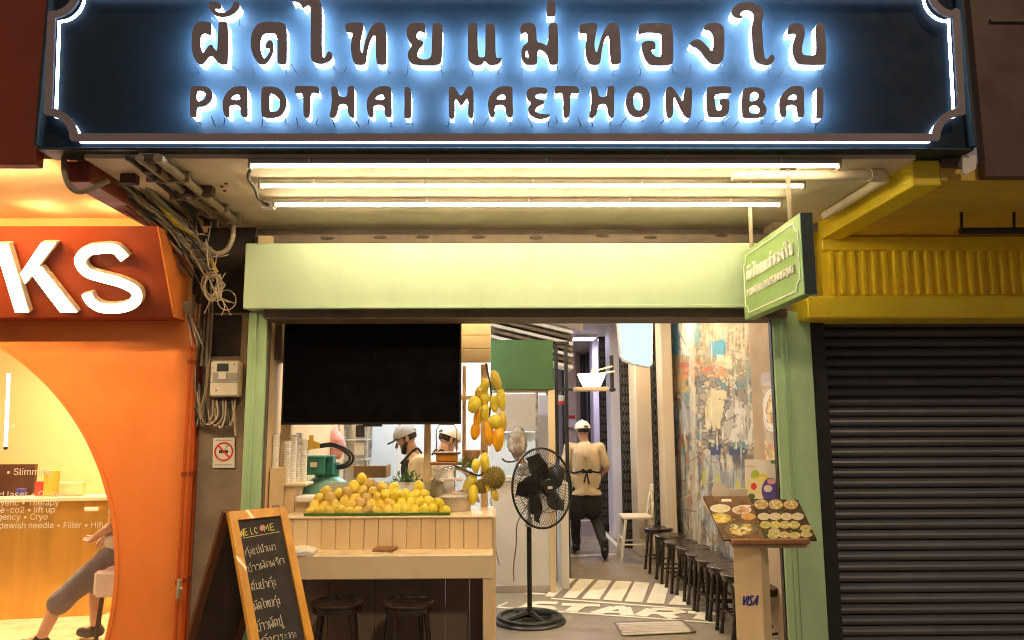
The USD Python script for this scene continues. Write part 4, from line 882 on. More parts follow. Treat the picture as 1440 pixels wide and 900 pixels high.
for k in range(170):
    P = at(572 + rng.gauss(0, 9), 682 + rng.gauss(0, 7), 5.72 + rng.gauss(0, .04)); d = nrg.normal(size=3) + (0, 0, .8); d /= np.linalg.norm(d); e_ = np.cross(d, nrg.normal(size=3)); e_ /= np.linalg.norm(e_)
    lv.append(hull(P, P + d * .025 + e_ * .008, P + d * .025 - e_ * .008, P + d * .055, P + d * .025 + np.cross(d, e_) * .003))
hb.add('leaves', cat_(lv), 'leaf', kind='stuff')
wk = Thing('work_table', 'steel work table behind the counter', 'table', tuple(at(520, 700, 6.6)))
wk.add('top', cbox(-1.6, -.15, 6.05, 6.75, .90, .94, .004), 'steel'); 
for x in (-1.55, -.2): wk.add('leg', cyl((x, 6.1, 0), (x, 6.1, .9), .02), 'steel'); wk.add('leg', cyl((x, 6.7, 0), (x, 6.7, .9), .02), 'steel')
# kitchen things behind the glass of the partition
single('grey_board', pbox(697, 554, 753, 606, 8.6, .03), 'grey_wall', 'grey brown board behind the partition glass', 'board')
single('steel_unit', cbox(at(688, 640, 8.7)[0], at(756, 640, 8.7)[0], 8.7, 9.1, 0, at(720, 608, 8.7)[2], .006), 'kitchen_wall', 'pale blue steel cabinet behind the partition glass', 'cabinet')
single('pale_cupboard', cbox(at(757, 640, 8.9)[0], at(775, 640, 8.9)[0], 8.9, 9.3, 0, at(720, 556, 8.9)[2], .006), 'column_lilac', 'pale lilac cupboard at the right end of the partition glass', 'cupboard')
hld = Thing('chopstick_bundle', 'bundle of red brown chopsticks in clear film on the partition', 'chopsticks', tuple(at(733, 668, 7.74)))
zc = at(733, 669.5, 7.74)[2]; cx0 = at(735, 660, 7.74)[0]
for k in range(34):
    a_, r_2 = rng.uniform(0, 6.28), .055 * math.sqrt(rng.random()); p = np.array([cx0 + r_2 * math.cos(a_), 7.85 + r_2 * math.sin(a_) * .6, zc + .07]); q_ = p + np.array([-.07 + rng.uniform(-.03, .03), rng.uniform(-.02, .02), .30 + rng.uniform(-.03, .03)])
    hld.add('chopstick', tube([p, q_], .005, 5), ('frame_wood', 'brown_wood', 'pipe_orange')[k % 3])
hld.add('holder', lathe([(0, 0), (.07, 0), (.075, .12), (.068, .12), (.064, .01), (0, .01)], 20, (cx0, 7.85, zc + .002)), 'steel', smooth=40)
fm = trimesh.creation.icosphere(4, 1.0); v = fm.vertices * np.array([.10, .08, .17]); v *= (1 + .5 * (meshkit.fbm(v * 16, 3, 9) - .5))[:, None]; hld.add('film', trimesh.Trimesh(v + (cx0 - .05, 7.85, zc + .33), fm.faces), 'foil', smooth=True)
lad = Thing('ladle', 'black ladle hanging in front of the partition glass', 'ladle', tuple(at(716, 648, 7.7))); lad.add('handle', tube(bez([at(706, 645, 7.72), at(712, 649, 7.72), at(722, 649, 7.72), at(730, 645, 7.72)], 12), .010, 6), 'black_metal'); lad.add('bowl', ball(at(732, 655, 7.72), (.03, .03, .02), 2), 'steel', smooth=True)

# ================================================================== pedestal fan
P0 = atz(745, 874, 0); YFn = P0[1]
HC = at(763, 686, YFn - .08)
fan = Thing('pedestal_fan', 'black pedestal fan standing on the shop floor', 'fan', tuple(P0))
fan.add('base', lathe([(.0, .016), (.10, .020), (.185, .022), (.215, .04), (.285, .03), (.305, .012), (.305, 0), (0, 0)], 44, P0), 'fan_black', smooth=35)
fan.add('base_ring', tube([P0 + (.26 * math.cos(t), .26 * math.sin(t), .036) for t in np.linspace(0, 2 * math.pi, 40)[:-1]], .022, 8, True), 'fan_black', smooth=True)
for k in range(4):
    t = k * math.pi / 2 + .5; fan.add('foot_spoke', tube([P0 + (.03 * math.cos(t), .03 * math.sin(t), .07), P0 + (.24 * math.cos(t), .24 * math.sin(t), .035)], [.03, .016], 6), 'fan_black')
fan.add('lower_pole', cyl(P0 + (0, 0, .03), P0 + (0, 0, .80), .021), 'fan_black', smooth=40); fan.add('pole_collar', cyl(P0 + (0, 0, .78), P0 + (0, 0, .86), .034, .030), 'steel', smooth=40); fan.add('upper_pole', cyl(P0 + (0, 0, .86), P0 + (0, 0, 1.03), .014), 'chrome', smooth=40)
nrm = np.array([.62, -.78, .08]); nrm /= np.linalg.norm(nrm); fu = np.cross(Z_, nrm); fu /= np.linalg.norm(fu); fv = np.cross(nrm, fu)
RG = .335
def fp(a, r, d): return HC + fu * (r * math.cos(a)) + fv * (r * math.sin(a)) + nrm * d
back = HC - nrm * .16
fan.add('neck', hull(*[P0 + (dx, dy, z) for dx in (-.04, .04) for dy in (-.03, .03) for z in (1.02, 1.06)], *[back + (dx, 0, dz) for dx in (-.04, .04) for dz in (-.08, -.02)]), 'fan_black')
fan.add('motor', tube([back - nrm * .06, back - nrm * .04, back + nrm * .05, back + nrm * .08], [.05, .085, .085, .05], 20), 'fan_black', smooth=35).add('motor_stem', tube([back - (0, 0, .05), back - (0, 0, .22)], .03, 10), 'fan_black')
fan.add('guard_rim', tube([fp(t, RG, 0) for t in np.linspace(0, 2 * math.pi, 56)[:-1]], .010, 8, True), 'fan_black', smooth=True)
def grille(sign, depth):
    m = [tube([fp(t, RG * .62, sign * depth * .75) for t in np.linspace(0, 2 * math.pi, 40)[:-1]], .0028, 4, True), tube([fp(t, RG * .33, sign * depth * .98) for t in np.linspace(0, 2 * math.pi, 30)[:-1]], .0028, 4, True)]
    for k in range(72):
        a = k * 2 * math.pi / 72; b = a + .25
        m.append(tube([fp(a + .25 * (1 - s), RG * s, sign * depth * (1 - s ** 3)) for s in (1, .85, .62, .4, .22)], .0019, 3))
    return cat_(m)
fan.add('front_grille', grille(1, .085), 'fan_black', kind='stuff'); fan.add('rear_grille', grille(-1, .085), 'fan_black', kind='stuff')
fan.add('hub_badge', tube([fp(0, 0, .070), fp(0, 0, .095)], [.075, .065], 26), 'fan_black', smooth=30).add('logo', prism(sbox(-.022, -.008, .022, .008).buffer(.004), Plane(HC, fu, fv), .002, .0955), 'paper')
for k in range(5):
    a0 = k * 2 * math.pi / 5 + .3; Vb = []
    n1 = 9; g1 = []
    for i in range(n1):
        s = i / (n1 - 1); rr = .05 + s * .245; half = .20 + .36 * math.sin(math.pi * min(1, s * 1.05 + .12)) ; ce = a0 + .35 * s
        g1.append((ce - half, rr)); Vb.append((fp(ce - half, rr, .022), fp(ce + half, rr, -.03)))
    A = np.array([p for p, _ in Vb] + [q for _, q in Vb]); A2 = A + nrm * .004; n = n1; Fc = []
    for i in range(n - 1):
        Fc += [(i, i + 1, n + i), (i + 1, n + i + 1, n + i), (2 * n + i, 3 * n + i, 2 * n + i + 1), (2 * n + i + 1, 3 * n + i, 3 * n + i + 1)]
    fan.add('blade', trimesh.Trimesh(np.vstack([A, A2]), Fc, process=False), 'fan_black', smooth=True)
fan.add('hub', tube([fp(0, 0, -.03), fp(0, 0, .04)], .05, 18), 'fan_black', smooth=30)
cd = [back - (0, 0, .1), at(728, 735, YFn), at(726, 765, YFn + .2), at(722, 800, YFn + .5), atz(723, 822, .02)]
fan.add('power_cord', tube(bez(cd, 30), .006, 6), 'cable_grey')
wc = Thing('power_cable', 'thin dark cord hanging on the low white partition', 'cable', tuple(at(697, 745, 7.7))); wc.add('sheath', tube(bez([at(690, 700, 7.72), at(694, 735, 7.72), at(697, 770, 7.72), at(702, 795, 7.72)], 16), .006, 5), 'cable_grey')

# ================================================================== stools
def stool_parts(path):
    H, rs = .485, .165
    pf = [(0, H - .028), (rs - .02, H - .03), (rs, H - .022), (rs + .004, H - .008), (rs - .012, H), (rs - .05, H - .004), (.03, H - .007), (.012, H - .012), (0, H - .012)]
    usdkit.mesh(stage, path + '/seat', lathe(pf, 32), M['stool_brown'], smooth=35)
    usdkit.mesh(stage, path + '/seat_rim', lathe([(rs - .018, H - .06), (rs - .012, H - .06), (rs - .010, H - .028), (rs - .02, H - .028)], 28), M['stool_brown'], smooth=35)
    for k in range(4):
        t = math.pi / 4 + k * math.pi / 2; c, s = math.cos(t), math.sin(t)
        p = [(.125 * c, .125 * s, H - .03), (.14 * c, .14 * s, H - .10), (.19 * c, .19 * s, .0)]
        nm = path + '/leg' + (f'_{k:03d}' if k else '')
        lg = usdkit.mesh(stage, nm, tube(p, [.017, .018, .014], 8), M['stool_brown'], smooth=40)
        usdkit.mesh(stage, nm + '/foot_cap', cyl((.1895 * c, .1895 * s, .001), (.186 * c, .186 * s, .03), .018, n=8), M['black_metal'])
        t2 = t + math.pi / 2; q = lambda tt, z: np.array([(.14 + .05 * (H - .10 - z) / (H - .1)) * math.cos(tt), (.14 + .05 * (H - .10 - z) / (H - .1)) * math.sin(tt), z])
        usdkit.mesh(stage, path + '/stretcher' + (f'_{k:03d}' if k else ''), cyl(q(t, .16 + .02 * (k % 2)), q(t2, .16 + .02 * (k % 2)), .009, n=8), M['stool_brown'])
stage.CreateClassPrim('/World/form_stool'); stool_parts('/World/form_stool')
ords = ('farthest', 'second farthest', 'third farthest', 'fourth farthest', 'fifth farthest', 'sixth farthest', 'seventh farthest', 'eighth farthest')
feet = [(910, 805), (927, 820), (941, 833), (956, 844), (971, 857), (987, 869), (1005, 883), (1024, 899)]
for k, (px, py) in enumerate(feet):
    P = atz(px, py, 0); copy_of('/World/form_stool', 'stool', f'dark brown round stool, {ords[k]} in the row under the mural', 'stool', (P[0] + .150 + .006 * math.sin(k * 5), P[1] + .06, 0.0), 14 * math.sin(k * 3.1), 'dark stools in a row under the mural')
P = at(1088, 822, 5.72); copy_of('/World/form_stool', 'stool', 'dark brown stool behind the menu stand beside the green post', 'stool', (1.855, 5.70, 0), 30, 'dark stools in a row under the mural')
for k, px in enumerate((471, 572)):
    P = at(px, 848, 4.86); copy_of('/World/form_stool', 'counter_stool', ('dark brown stool under the bar shelf, nearest the chalkboard', 'dark brown stool under the bar shelf, nearest the counter end leg')[k], 'stool', (P[0], 4.93, .0 + at(px, 848, 4.86)[2] - .485), 8 + 10 * k, None, sc=(1.0, 1.0, 1.0))

# ================================================================== white chair
wcP = atz(896, 789, 0)
wch = Thing('white_chair', 'white wooden chair standing side on in the corridor', 'chair', tuple(wcP))
bx0 = wcP; w_ = .17; SH = .55
seat = cbox(-.20, .18, -.18, .18, SH - .035, SH, .012); wch.add('seat', placed(seat, bx0), 'chair_white')
for sx, sy in ((-1, -1), (-1, 1), (1, -1), (1, 1)):
    wch.add('leg', tube([bx0 + (.15 * sx, .15 * sy, SH - .03), bx0 + (.22 * sx, .19 * sy, 0)], [.02, .016], 8), 'chair_white')
for sy in (-1, 1): wch.add('stretcher', tube([bx0 + (-.19, .17 * sy, .22), bx0 + (.19, .17 * sy, .22)], .011, 6), 'chair_white')
wch.add('stretcher', tube([bx0 + (-.185, -.17, .28), bx0 + (-.185, .17, .28)], .011, 6), 'chair_white')
for sy in (-1, 1): wch.add('back_post', tube(bez([bx0 + (.17, .16 * sy, SH), bx0 + (.20, .165 * sy, SH + .18), bx0 + (.235, .17 * sy, SH + .33)], 10), .016, 8), 'chair_white')
wch.add('top_rail', cbox(.215, .25, -.20, .20, SH + .27, SH + .36, .012).apply_translation(bx0), 'chair_white')
wch.add('back_cross', tube([bx0 + (.18, -.15, SH + .04), bx0 + (.225, .15, SH + .28)], .011, 6), 'chair_white'); wch.add('back_cross', tube([bx0 + (.18, .15, SH + .04), bx0 + (.225, -.15, SH + .28)], .011, 6), 'chair_white')

# ================================================================== black frame with the lit bowl, and the light box
fm_ = Thing('lamp_stand', 'thin black metal frame with a crossbar in the corridor', 'frame', tuple(at(790, 700, 8.5)))
for px in (783, 797): l = at(px, 600, 8.5)[0]; fm_.add('upright', box(l - .02, l + .02, 8.48, 8.52, 0, at(px, 482, 8.5)[2]), 'black_metal')
fm_.add('crossbar', pbox(780, 546, 866, 550, 8.46, .02), 'black_metal'); fm_.add('crossbar', pbox(781, 480, 800, 484, 8.46, .02), 'black_metal')
l = at(862, 600, 8.5)[0]; fm_.add('end_post', box(l - .02, l + .02, 8.48, 8.52, at(862, 551, 8.5)[2], at(862, 500, 8.5)[2]), 'black_metal')
pk = single('bowl_shelf', pbox(808, 544, 857, 549.5, 8.30, .16, .006), 'pine', 'small pale wood shelf under the lit bowl', 'shelf')
c = at(832, 544, 8.38); s = 8.38 / F_PX
bl = Thing('bowl_lamp', 'lit white bowl sign with noodles and chopsticks', 'lamp', tuple(c))
bl.add('bowl', lathe([(0, .002), (12 * s, .002), (13 * s, .01), (17.5 * s, 11 * s), (20 * s, 18 * s), (19 * s, 18 * s), (0, 14 * s)], 28, c), 'bowl_glow', smooth=40)
for k in range(9): bl.add('noodle', tube(bez([c + np.array([(-2 + k * .5) * s, -.01 * (k % 3), 15 * s]), c + np.array([(1 + k * .4) * s, -.01, 22 * s]), c + np.array([(4 + k * .3) * s, 0, (28 + k % 3) * s])], 8), .010, 5), 'noodle_glow')
for p, q in (((838, 521), (861, 515)), ((838, 526), (864, 522))): bl.add('chopstick', tube([at(*p, 8.38), at(*q, 8.38)], .009, 6), 'noodle_glow')
lb = Thing('light_box', 'cyan white glowing light box hanging in the corridor', 'light box', tuple(at(892, 480, 8.2)))
pts = [(866, 400), (869, 455), (872.5, 500), (877, 507), (890, 512), (913, 517), (918, 512), (919, 400)]
lp = front(8.2); g = ppoly(lp, pts).buffer(-.02).buffer(.02)
lb.add('face', prism(g.buffer(-.012), lp, .01), 'lightbox'); lb.add('case', prism(g, lp, .10, -.103), 'white_wall')
# ceiling lamps inside
for k, (x, y, m, w, d, lab) in enumerate(((-.9, 7.4, 'kitchen_lamp', .6, .16, 'white kitchen tube lamp above the cooks'), (-.3, 9.4, 'kitchen_lamp', .6, .16, 'white kitchen tube lamp at the back of the kitchen'), (1.2, 7.0, 'hall_lamp', .5, .2, 'warm ceiling lamp above the painted floor'), (1.2, 9.4, 'hall_lamp', .5, .2, 'warm ceiling lamp above the walking man'), (1.35, 12.6, 'violet_lamp', .4, .4, 'cool ceiling lamp at the far end of the corridor'), (-.6, 5.95, 'hall_lamp', .7, .10, 'warm ceiling lamp above the counter'))):
    t = Thing('ceiling_lamp', lab, 'lamp', (x, y, 3.1))
    t.add('frame', cbox(x - w / 2 - .03, x + w / 2 + .03, y - d / 2 - .03, y + d / 2 + .03, 3.07, 3.118), 'white_wall'); t.add('diffuser', box(x - w / 2, x + w / 2, y - d / 2, y + d / 2, 3.062, 3.068), m)
for k, y in enumerate((6.15, 7.1, 8.1)):
    t = Thing('spot_lamp', ('spot lamp over the front end of the mural', 'spot lamp over the middle of the mural', 'spot lamp over the far end of the mural')[k], 'spot lamp', (1.86, y, 3.0), group='spot lamps over the mural')
    t.add('stem', cyl((1.86, y, 3.118), (1.86, y, 3.02), .012), 'white_wall'); d = np.array([.35, 0, -1.0]); d /= np.linalg.norm(d); p = np.array([1.86, y, 3.02])
    t.add('can', tube([p, p + d * .12], .04, 16), 'white_wall', smooth=40); t.add('lens', tube([p + d * .1205, p + d * .124], .034, 14), 'spot_lamp')

# ================================================================== mural and posters on the right wall
XM = 2.06
def wq(px0, px1, zt, zb, x): 
    a, b = atx(px0, 600, x)[1], atx(px1, 600, x)[1]
    return [(x, a, zt), (x, b, zt), (x, b, zb), (x, a, zb)]
cv = Canvas(190, 250, wq(946, 1074, 2.95, .02, XM))
n1, n2, n3 = cv.noise(16, 24, 1), cv.noise(4, 40, 5), cv.noise(5, 6, 9)
cv.c[:] = np.array([.36, .28, .18]); cv.fill(np.clip((n1 - .45) * 5, 0, 1), (.17, .12, .085), .65); cv.fill(np.clip((n2 - .52) * 6, 0, 1), (.58, .53, .43), .6)
n4 = cv.noise(3, 3, 21, 5); cv.c *= (.62 + .6 * np.clip((n4 - .3) * 2.5, 0, 1))[..., None]
n5 = cv.noise(7, 11, 33, 5); cv.fill((n5 > .60) & (cv.y > 535), (.24, .26, .30), .45); cv.fill((n5 < .36) & (cv.y > 520), (.10, .075, .06), .7); cv.fill((cv.noise(5, 9, 40) > .63), (.66, .62, .54), .6)
cv.fill((cv.noise(12, 20, 55) > .56), (.09, .20, .30), .55); cv.fill((cv.noise(9, 16, 60) > .62), (.05, .28, .36), .5)
up = cv.y < 530
cv.fill(np.clip((530 - cv.y) / 40, 0, 1), (.66, .52, .30), .5); cv.fill(up & (n3 > .55), (.30, .22, .12), .5)
cv.poly([(944, 440), (957, 440), (955, 498), (945, 500)], (.03, .24, .42), .95, 4); cv.poly([(975, 445), (986, 445), (984, 490), (976, 486)], (.10, .36, .46), .7, 4); cv.poly([(946, 575), (956, 580), (955, 640), (946, 646)], (.08, .16, .26), .7, 4); cv.poly([(957, 440), (972, 440), (968, 500), (958, 500)], (.70, .80, .82), .7, 4)
cv.poly([(999, 482), (1020, 478), (1021, 497), (1008, 503), (998, 498)], (.06, .30, .48), .95, 4)
cv.poly([(1008, 497), (1030, 500), (1028, 520), (1006, 514)], (.62, .56, .42), .9, 3)
cv.poly([(946, 500), (968, 512), (966, 550), (946, 556)], (.50, .36, .16), .7, 5)
for k in range(26): x, y = rng.uniform(958, 1024), rng.uniform(510, 530); cv.ell(x, y, rng.uniform(3, 8), rng.uniform(2, 5), rng.choice([(.60, .16, .06), (.66, .26, .10), (.5, .12, .08), (.62, .4, .2)]), .8)
for k in range(70):
    x, y = rng.uniform(985, 1030), rng.uniform(530, 640); a = rng.uniform(3, 8)
    cv.ell(x, y, a + 1.2, a * .7 + 1.2, (.10, .08, .07), .8); cv.ell(x, y, a, a * .7, rng.choice([(.42, .36, .30), (.55, .48, .36), (.32, .30, .30), (.60, .55, .40), (.24, .22, .22)]), .9)
cv.poly([(1000, 548), (1022, 552), (1012, 606), (990, 598), (992, 575)], (.66, .58, .36), .85, 5)
cv.poly([(961, 556), (976, 600), (968, 612), (952, 606)], (.46, .46, .50), .9, 3); cv.poly([(961, 556), (976, 600), (970, 610)], (.22, .21, .22), .6, 2)
for x0, s_ in ((1018, 0), (1040, 4)):
    cv.poly([(x0 + 12, 560 + s_), (x0 + 26, 566 + s_), (x0 + 34, 612 + s_), (x0 + 20, 622 + s_), (x0 - 4, 614 + s_), (x0 + 2, 590 + s_)], (.60, .57, .52), .9, 5); cv.poly([(x0 + 12, 560 + s_), (x0 + 18, 590 + s_), (x0 + 8, 616 + s_), (x0 - 4, 614 + s_)], (.34, .32, .30), .7, 4)
cv.fill((cv.x > 1030) & (cv.y > 505) & (cv.y < 575) & (n2 > .42), (.26, .23, .21), .75)
cv.poly([(997, 622), (1015, 626), (1012, 648), (1000, 644)], (.03, .06, .16), .95, 3); cv.poly([(1023, 626), (1052, 630), (1048, 650), (1030, 652)], (.03, .06, .17), .95, 3)
for x, y in ((1002, 626), (1034, 630), (1046, 634)): cv.ell(x, y, 2.5, 2, (.40, .48, .12), .9)
low = cv.y > 640
cv.fill(low & (n2 > .5), (.55, .52, .46), .6); cv.fill(low & (n2 < .42), (.13, .10, .085), .7); cv.fill(low & (n1 > .56), (.36, .38, .38), .5)
for x, y in ((1009, 672), (1038, 682), (990, 668)): cv.poly([(x - 3, y + 14), (x - 3, y), (x - 1, y - 8), (x + 1, y - 8), (x + 3, y), (x + 3, y + 14)], (.46, .42, .06), .9, 1.5)
for k in range(60):
    x, y = rng.uniform(944, 990), rng.uniform(600, 800); cv.ell(x, y, rng.uniform(.7, 1.6), rng.uniform(5, 22), rng.choice([(.78, .75, .68), (.14, .12, .11), (.5, .2, .1), (.6, .6, .56)]), .75)
for k in range(90):
    x, y = rng.uniform(946, 1070), rng.uniform(445, 640); cv.ell(x, y, rng.uniform(.5, 1.4), rng.uniform(3, 14), rng.choice([(.8, .74, .6), (.12, .09, .07), (.25, .18, .1)]), .55)
cv.poly([(968, 440), (975, 440), (984, 800), (974, 800)], (.78, .74, .64), .45, 3)
for k in range(90):
    x, y = rng.uniform(948, 1068), rng.uniform(450, 760); L, a_ = rng.uniform(3, 14), rng.choice([math.pi / 2, math.pi / 2, .2, -.5, 1.1]); cv.ell(x, y, L, rng.uniform(.4, .9), rng.choice([(.04, .03, .03), (.08, .06, .05), (.7, .66, .58), (.3, .2, .12)]), .8, rot=a_)
for x, y, w_, h_ in ((978, 536, 10, 8), (1002, 530, 8, 10), (1040, 470, 10, 22), (1056, 480, 7, 26), (985, 470, 8, 18)):
    for r_c in range(4):
        for c_c in range(3): cv.ell(x + (c_c - 1) * w_ * .5 + rng.uniform(-1.5, 1.5), y + (r_c - 1.5) * h_ * .5 + rng.uniform(-2, 2), w_ * rng.uniform(.05, .16), h_ * rng.uniform(.06, .2), (.16, .11, .07), .6)
p_ = single('mural', cv.tri(), 'mural_paint', 'large painted street scene mural on the right wall', 'mural'); cv.paint(p_)
def poster(name, lab, quad, w, h, fn, cat='poster'):
    t = Thing(name, lab, cat, tuple(np.mean(quad, 0)))
    cv = Canvas(w, h, quad); fn(cv); p = t.add('print', cv.tri(), 'print'); cv.paint(p)
    q = np.array(quad); n = np.cross(q[1] - q[0], q[3] - q[0]); n /= np.linalg.norm(n); t.add('board', hull(q + n * .002, q + n * .006), 'paper'); return t
def dish(cv, cx, cy, rx, ry, plate, food, n=30, seed=0, fillk=.72):
    rg = random.Random(seed); cv.ell(cx, cy, rx * 1.06, ry * 1.06, (.06, .04, .03), .5); cv.ell(cx, cy, rx, ry, plate); cv.ell(cx, cy, rx * .8, ry * .8, np.array(plate) * .85)
    for k in range(n): a, q = rg.uniform(0, 6.3), math.sqrt(rg.random()) * fillk; cv.ell(cx + rx * q * math.cos(a), cy + ry * q * math.sin(a), rx * rg.uniform(.08, .25), ry * rg.uniform(.08, .25), rg.choice(food), .9)
NOOD = [(.75, .52, .12), (.66, .36, .06), (.82, .62, .22), (.55, .2, .05), (.3, .36, .08), (.8, .7, .4)]
def p_noodle(cv):
    cv.c[:] = (.52, .40, .26); cv.fill(cv.noise(6, 9, 3) > .5, (.40, .28, .16), .7); cv.ell(1086, 577, 14, 30, (.84, .8, .74)); dish(cv, 1086, 577, 12, 26, (.8, .76, .68), NOOD, 60, 2)
    for k in range(40): cv.ell(rng.uniform(1074, 1100), rng.uniform(622, 655), rng.uniform(1, 3), rng.uniform(2, 6), rng.choice(NOOD + [(.2, .12, .05)]), .9)
    cv.fill(cv.y < 537, (.30, .22, .13), .6)
poster('noodle_poster', 'tall noodle dish poster beside the right green post', wq(1074, 1099, at(1086, 524, 5.6)[2], at(1086, 700, 5.6)[2], 1.966), 60, 150, p_noodle)
def p_smooth(cv):
    cv.c[:] = (.74, .70, .64); cv.fill(cv.noise(8, 8, 4) > .55, (.80, .72, .66), .6)
    cv.ell(1062, 668, 6, 7, (.42, .52, .06)); cv.ell(1073, 672, 7, 6, (.74, .60, .06)); cv.poly([(1050, 675), (1075, 668), (1070, 700), (1050, 700)], (.78, .66, .28), .8, 3); cv.ell(1060, 684, 4, 5, (.70, .06, .03)); cv.ell(1084, 690, 13, 18, (.10, .08, .34)); cv.ell(1085, 677, 6, 4, (.78, .38, .40)); cv.ell(1080, 687, 6, 5, (.80, .70, .62)); cv.ell(1057, 698, 5, 4, (.08, .18, .05)); cv.ell(1056, 656, 8, 1.2, (.70, .30, .30), .7); cv.poly([(1084, 647), (1092, 647), (1092, 652), (1084, 652)], (.10, .28, .12))
q_ = [at(1047, 646, 5.42), at(1093, 647, 5.30), at(1094, 712, 5.30), at(1049, 712, 5.42)]
poster('smoothie_poster', 'pale fruit drink poster standing behind the menu stand', q_, 90, 120, p_smooth)
# small notices deep in the corridor
nt_ = Thing('wall_notice', 'small white and red notice beside the walking man', 'notice', tuple(at(803, 590, 14))); nt_.add('sheet', pbox(797, 583, 810, 601, 15.1, .01), 'paper'); nt_.add('red_band', pbox(798, 584, 809, 589, 15.09, .006), 'red_ink')
nt_ = Thing('wall_notice', 'small red topped notice high beside the black frame', 'notice', tuple(at(789, 560, 12))); nt_.add('sheet', pbox(785, 556, 795, 568, 8.6, .01), 'paper'); nt_.add('red_band', pbox(785, 564, 795, 569, 8.59, .006), 'red_ink')

# ================================================================== menu stand
ms = Thing('menu_stand', 'cream pedestal menu stand with two tilted menu boards', 'menu stand', tuple(atz(1060, 940, 0)))
TL, TM, TM2, TR = at(989, 698, 5.1), at(1053.5, 698, 5.1), at(1054.5, 701, 5.1), at(1122, 703, 5.1)
BL, BM, BM2, BR = at(1018, 759, 4.84), at(1075, 757, 4.84), at(1075.5, 757, 4.84), at(1149, 759, 4.84)
def p_menuL(cv):
    cv.c[:] = (.16, .085, .04); cv.fill(cv.noise(9, 6, 2) > .52, (.24, .13, .06), .7); [cv.ell(rng.uniform(990, 1072), rng.uniform(708, 757), rng.uniform(.5, 1.8), rng.uniform(.4, 1.1), rng.choice([(.5, .3, .1), (.6, .45, .2), (.45, .12, .04), (.2, .26, .05)]), .8) for k in range(60)]; cv.poly([(985, 740), (1012, 752), (1022, 764), (985, 764)], (.52, .28, .12), .8, 2)
    def D(zx, zy, rx, ry, *a): dish(cv, 980 + zx / 6.43, 640 + zy / 6.43, rx / 6.43, ry / 6.43, *a)
    D(212, 482, 92, 38, (.84, .80, .72), [(.80, .62, .12), (.82, .72, .3)], 16, 1); D(405, 495, 88, 38, (.80, .66, .56), [(.6, .36, .16), (.7, .5, .3), (.5, .2, .08)], 30, 2); D(210, 570, 100, 46, (.55, .42, .12), [(.82, .64, .10), (.76, .52, .06), (.84, .72, .3)], 40, 3); D(465, 555, 66, 30, (.70, .42, .16), [(.8, .5, .06), (.7, .3, .04)], 20, 4); D(400, 668, 150, 62, (.20, .17, .10), [(.78, .45, .08), (.66, .25, .04), (.80, .66, .3), (.3, .34, .07), (.84, .74, .45)], 50, 5)
    D(150, 640, 40, 30, (.5, .34, .16), NOOD, 14, 6)
    for x0, x1, y in ((220, 315, 408), (224, 310, 395), (385, 485, 452)): cv.poly([(980 + x0 / 6.43, 640 + y / 6.43), (980 + x1 / 6.43, 640 + y / 6.43), (980 + x1 / 6.43, 640 + y / 6.43 + 2), (980 + x0 / 6.43, 640 + y / 6.43 + 2)], (.84, .8, .7))
def p_menuR(cv):
    cv.c[:] = (.055, .035, .02); [cv.ell(rng.uniform(1056, 1146), rng.uniform(704, 757), rng.uniform(.6, 2), rng.uniform(.4, 1.2), rng.choice([(.3, .36, .05), (.6, .4, .1), (.5, .15, .04), (.12, .22, .05)]), .8) for k in range(110)]; cv.fill(cv.noise(5, 5, 6) > .5, (.09, .06, .03), .7); cv.fill((cv.noise(10, 8, 12) > .5) & (cv.y > 735) & (cv.x < 1100), (.05, .10, .03), .8)
    def D(zx, zy, rx, ry, *a): dish(cv, 980 + zx / 6.43, 640 + zy / 6.43, rx / 6.43, ry / 6.43, *a, fillk=.9)
    G = [(.8, .62, .12), (.7, .46, .1), (.5, .52, .1), (.8, .7, .4)]
    for k, x in enumerate((580, 712, 850)): D(x, 445, 64, 44, (.48, .40, .28), NOOD, 24, 10 + k)
    for k, x in enumerate((605, 708, 810, 912)): D(x, 555, 54, 33, (.72, .62, .50), [(.74, .62, .3), (.5, .5, .2), (.8, .74, .6)], 16, 20 + k)
    for k, x in enumerate((620, 710, 795, 880)): D(x, 630, 50, 34, (.56, .5, .2), G, 18, 30 + k)
    for k, (x, y) in enumerate(((700, 690), (790, 720), (885, 725), (990, 715), (985, 660), (690, 725))): D(x, y, 52, 29, (.62, .52, .3), G + [(.2, .3, .05)], 16, 40 + k)
for nm_, q4, fn in (('menu_board', (TL, TM, BM, BL), p_menuL), ('menu_board', (TM2, TR, BR, BM2), p_menuR)):
    cv = Canvas(150, 120, q4); fn(cv)
    q = np.array(q4); n = np.cross(q[1] - q[0], q[3] - q[0]); n /= np.linalg.norm(n); n = -n if n[2] < 0 else n
    bd_ = ms.add(nm_, hull(q - n * .004, q - n * .014), 'paper_dark'); sub = bd_.add('print', cv.tri(), 'print'); cv.paint(sub)
cb_ = [at(1028, 757, 4.835), at(1136, 757, 4.835), at(1136, 764, 4.835), at(1022, 764, 4.835)]
ms.add('front_ledge', cbox(cb_[0][0], cb_[1][0], 4.80, 4.85, cb_[2][2], cb_[0][2] - .004, .004), 'brown_wood'); ms.add('back_board', hull(TL - (0, 0, .03), TR - (0, 0, .03), BL - (0, 0, .035) + (.05, 0, 0), BR - (0, 0, .035) - (.05, 0, 0), TL - (0, 0, .05), TR - (0, 0, .05), BL - (-.05, 0, .05), BR - (.05, 0, .05)), 'pine')
ms.add('disc_sign', placed(trimesh.creation.cylinder(.058, .008, sections=36), at(1013, 692, 5.14), rx=80), 'column_cream'); ms.add('tab_sign', pbox(1025, 687, 1052, 700, 5.16, .01), 'column_cream')
l, r = at(1034, 830, 4.93)[0], at(1066, 830, 4.93)[0]
ztop = at(1050, 768, 4.93)[2]
pc = at(1058, 830, 5.0); pa = math.radians(-34)
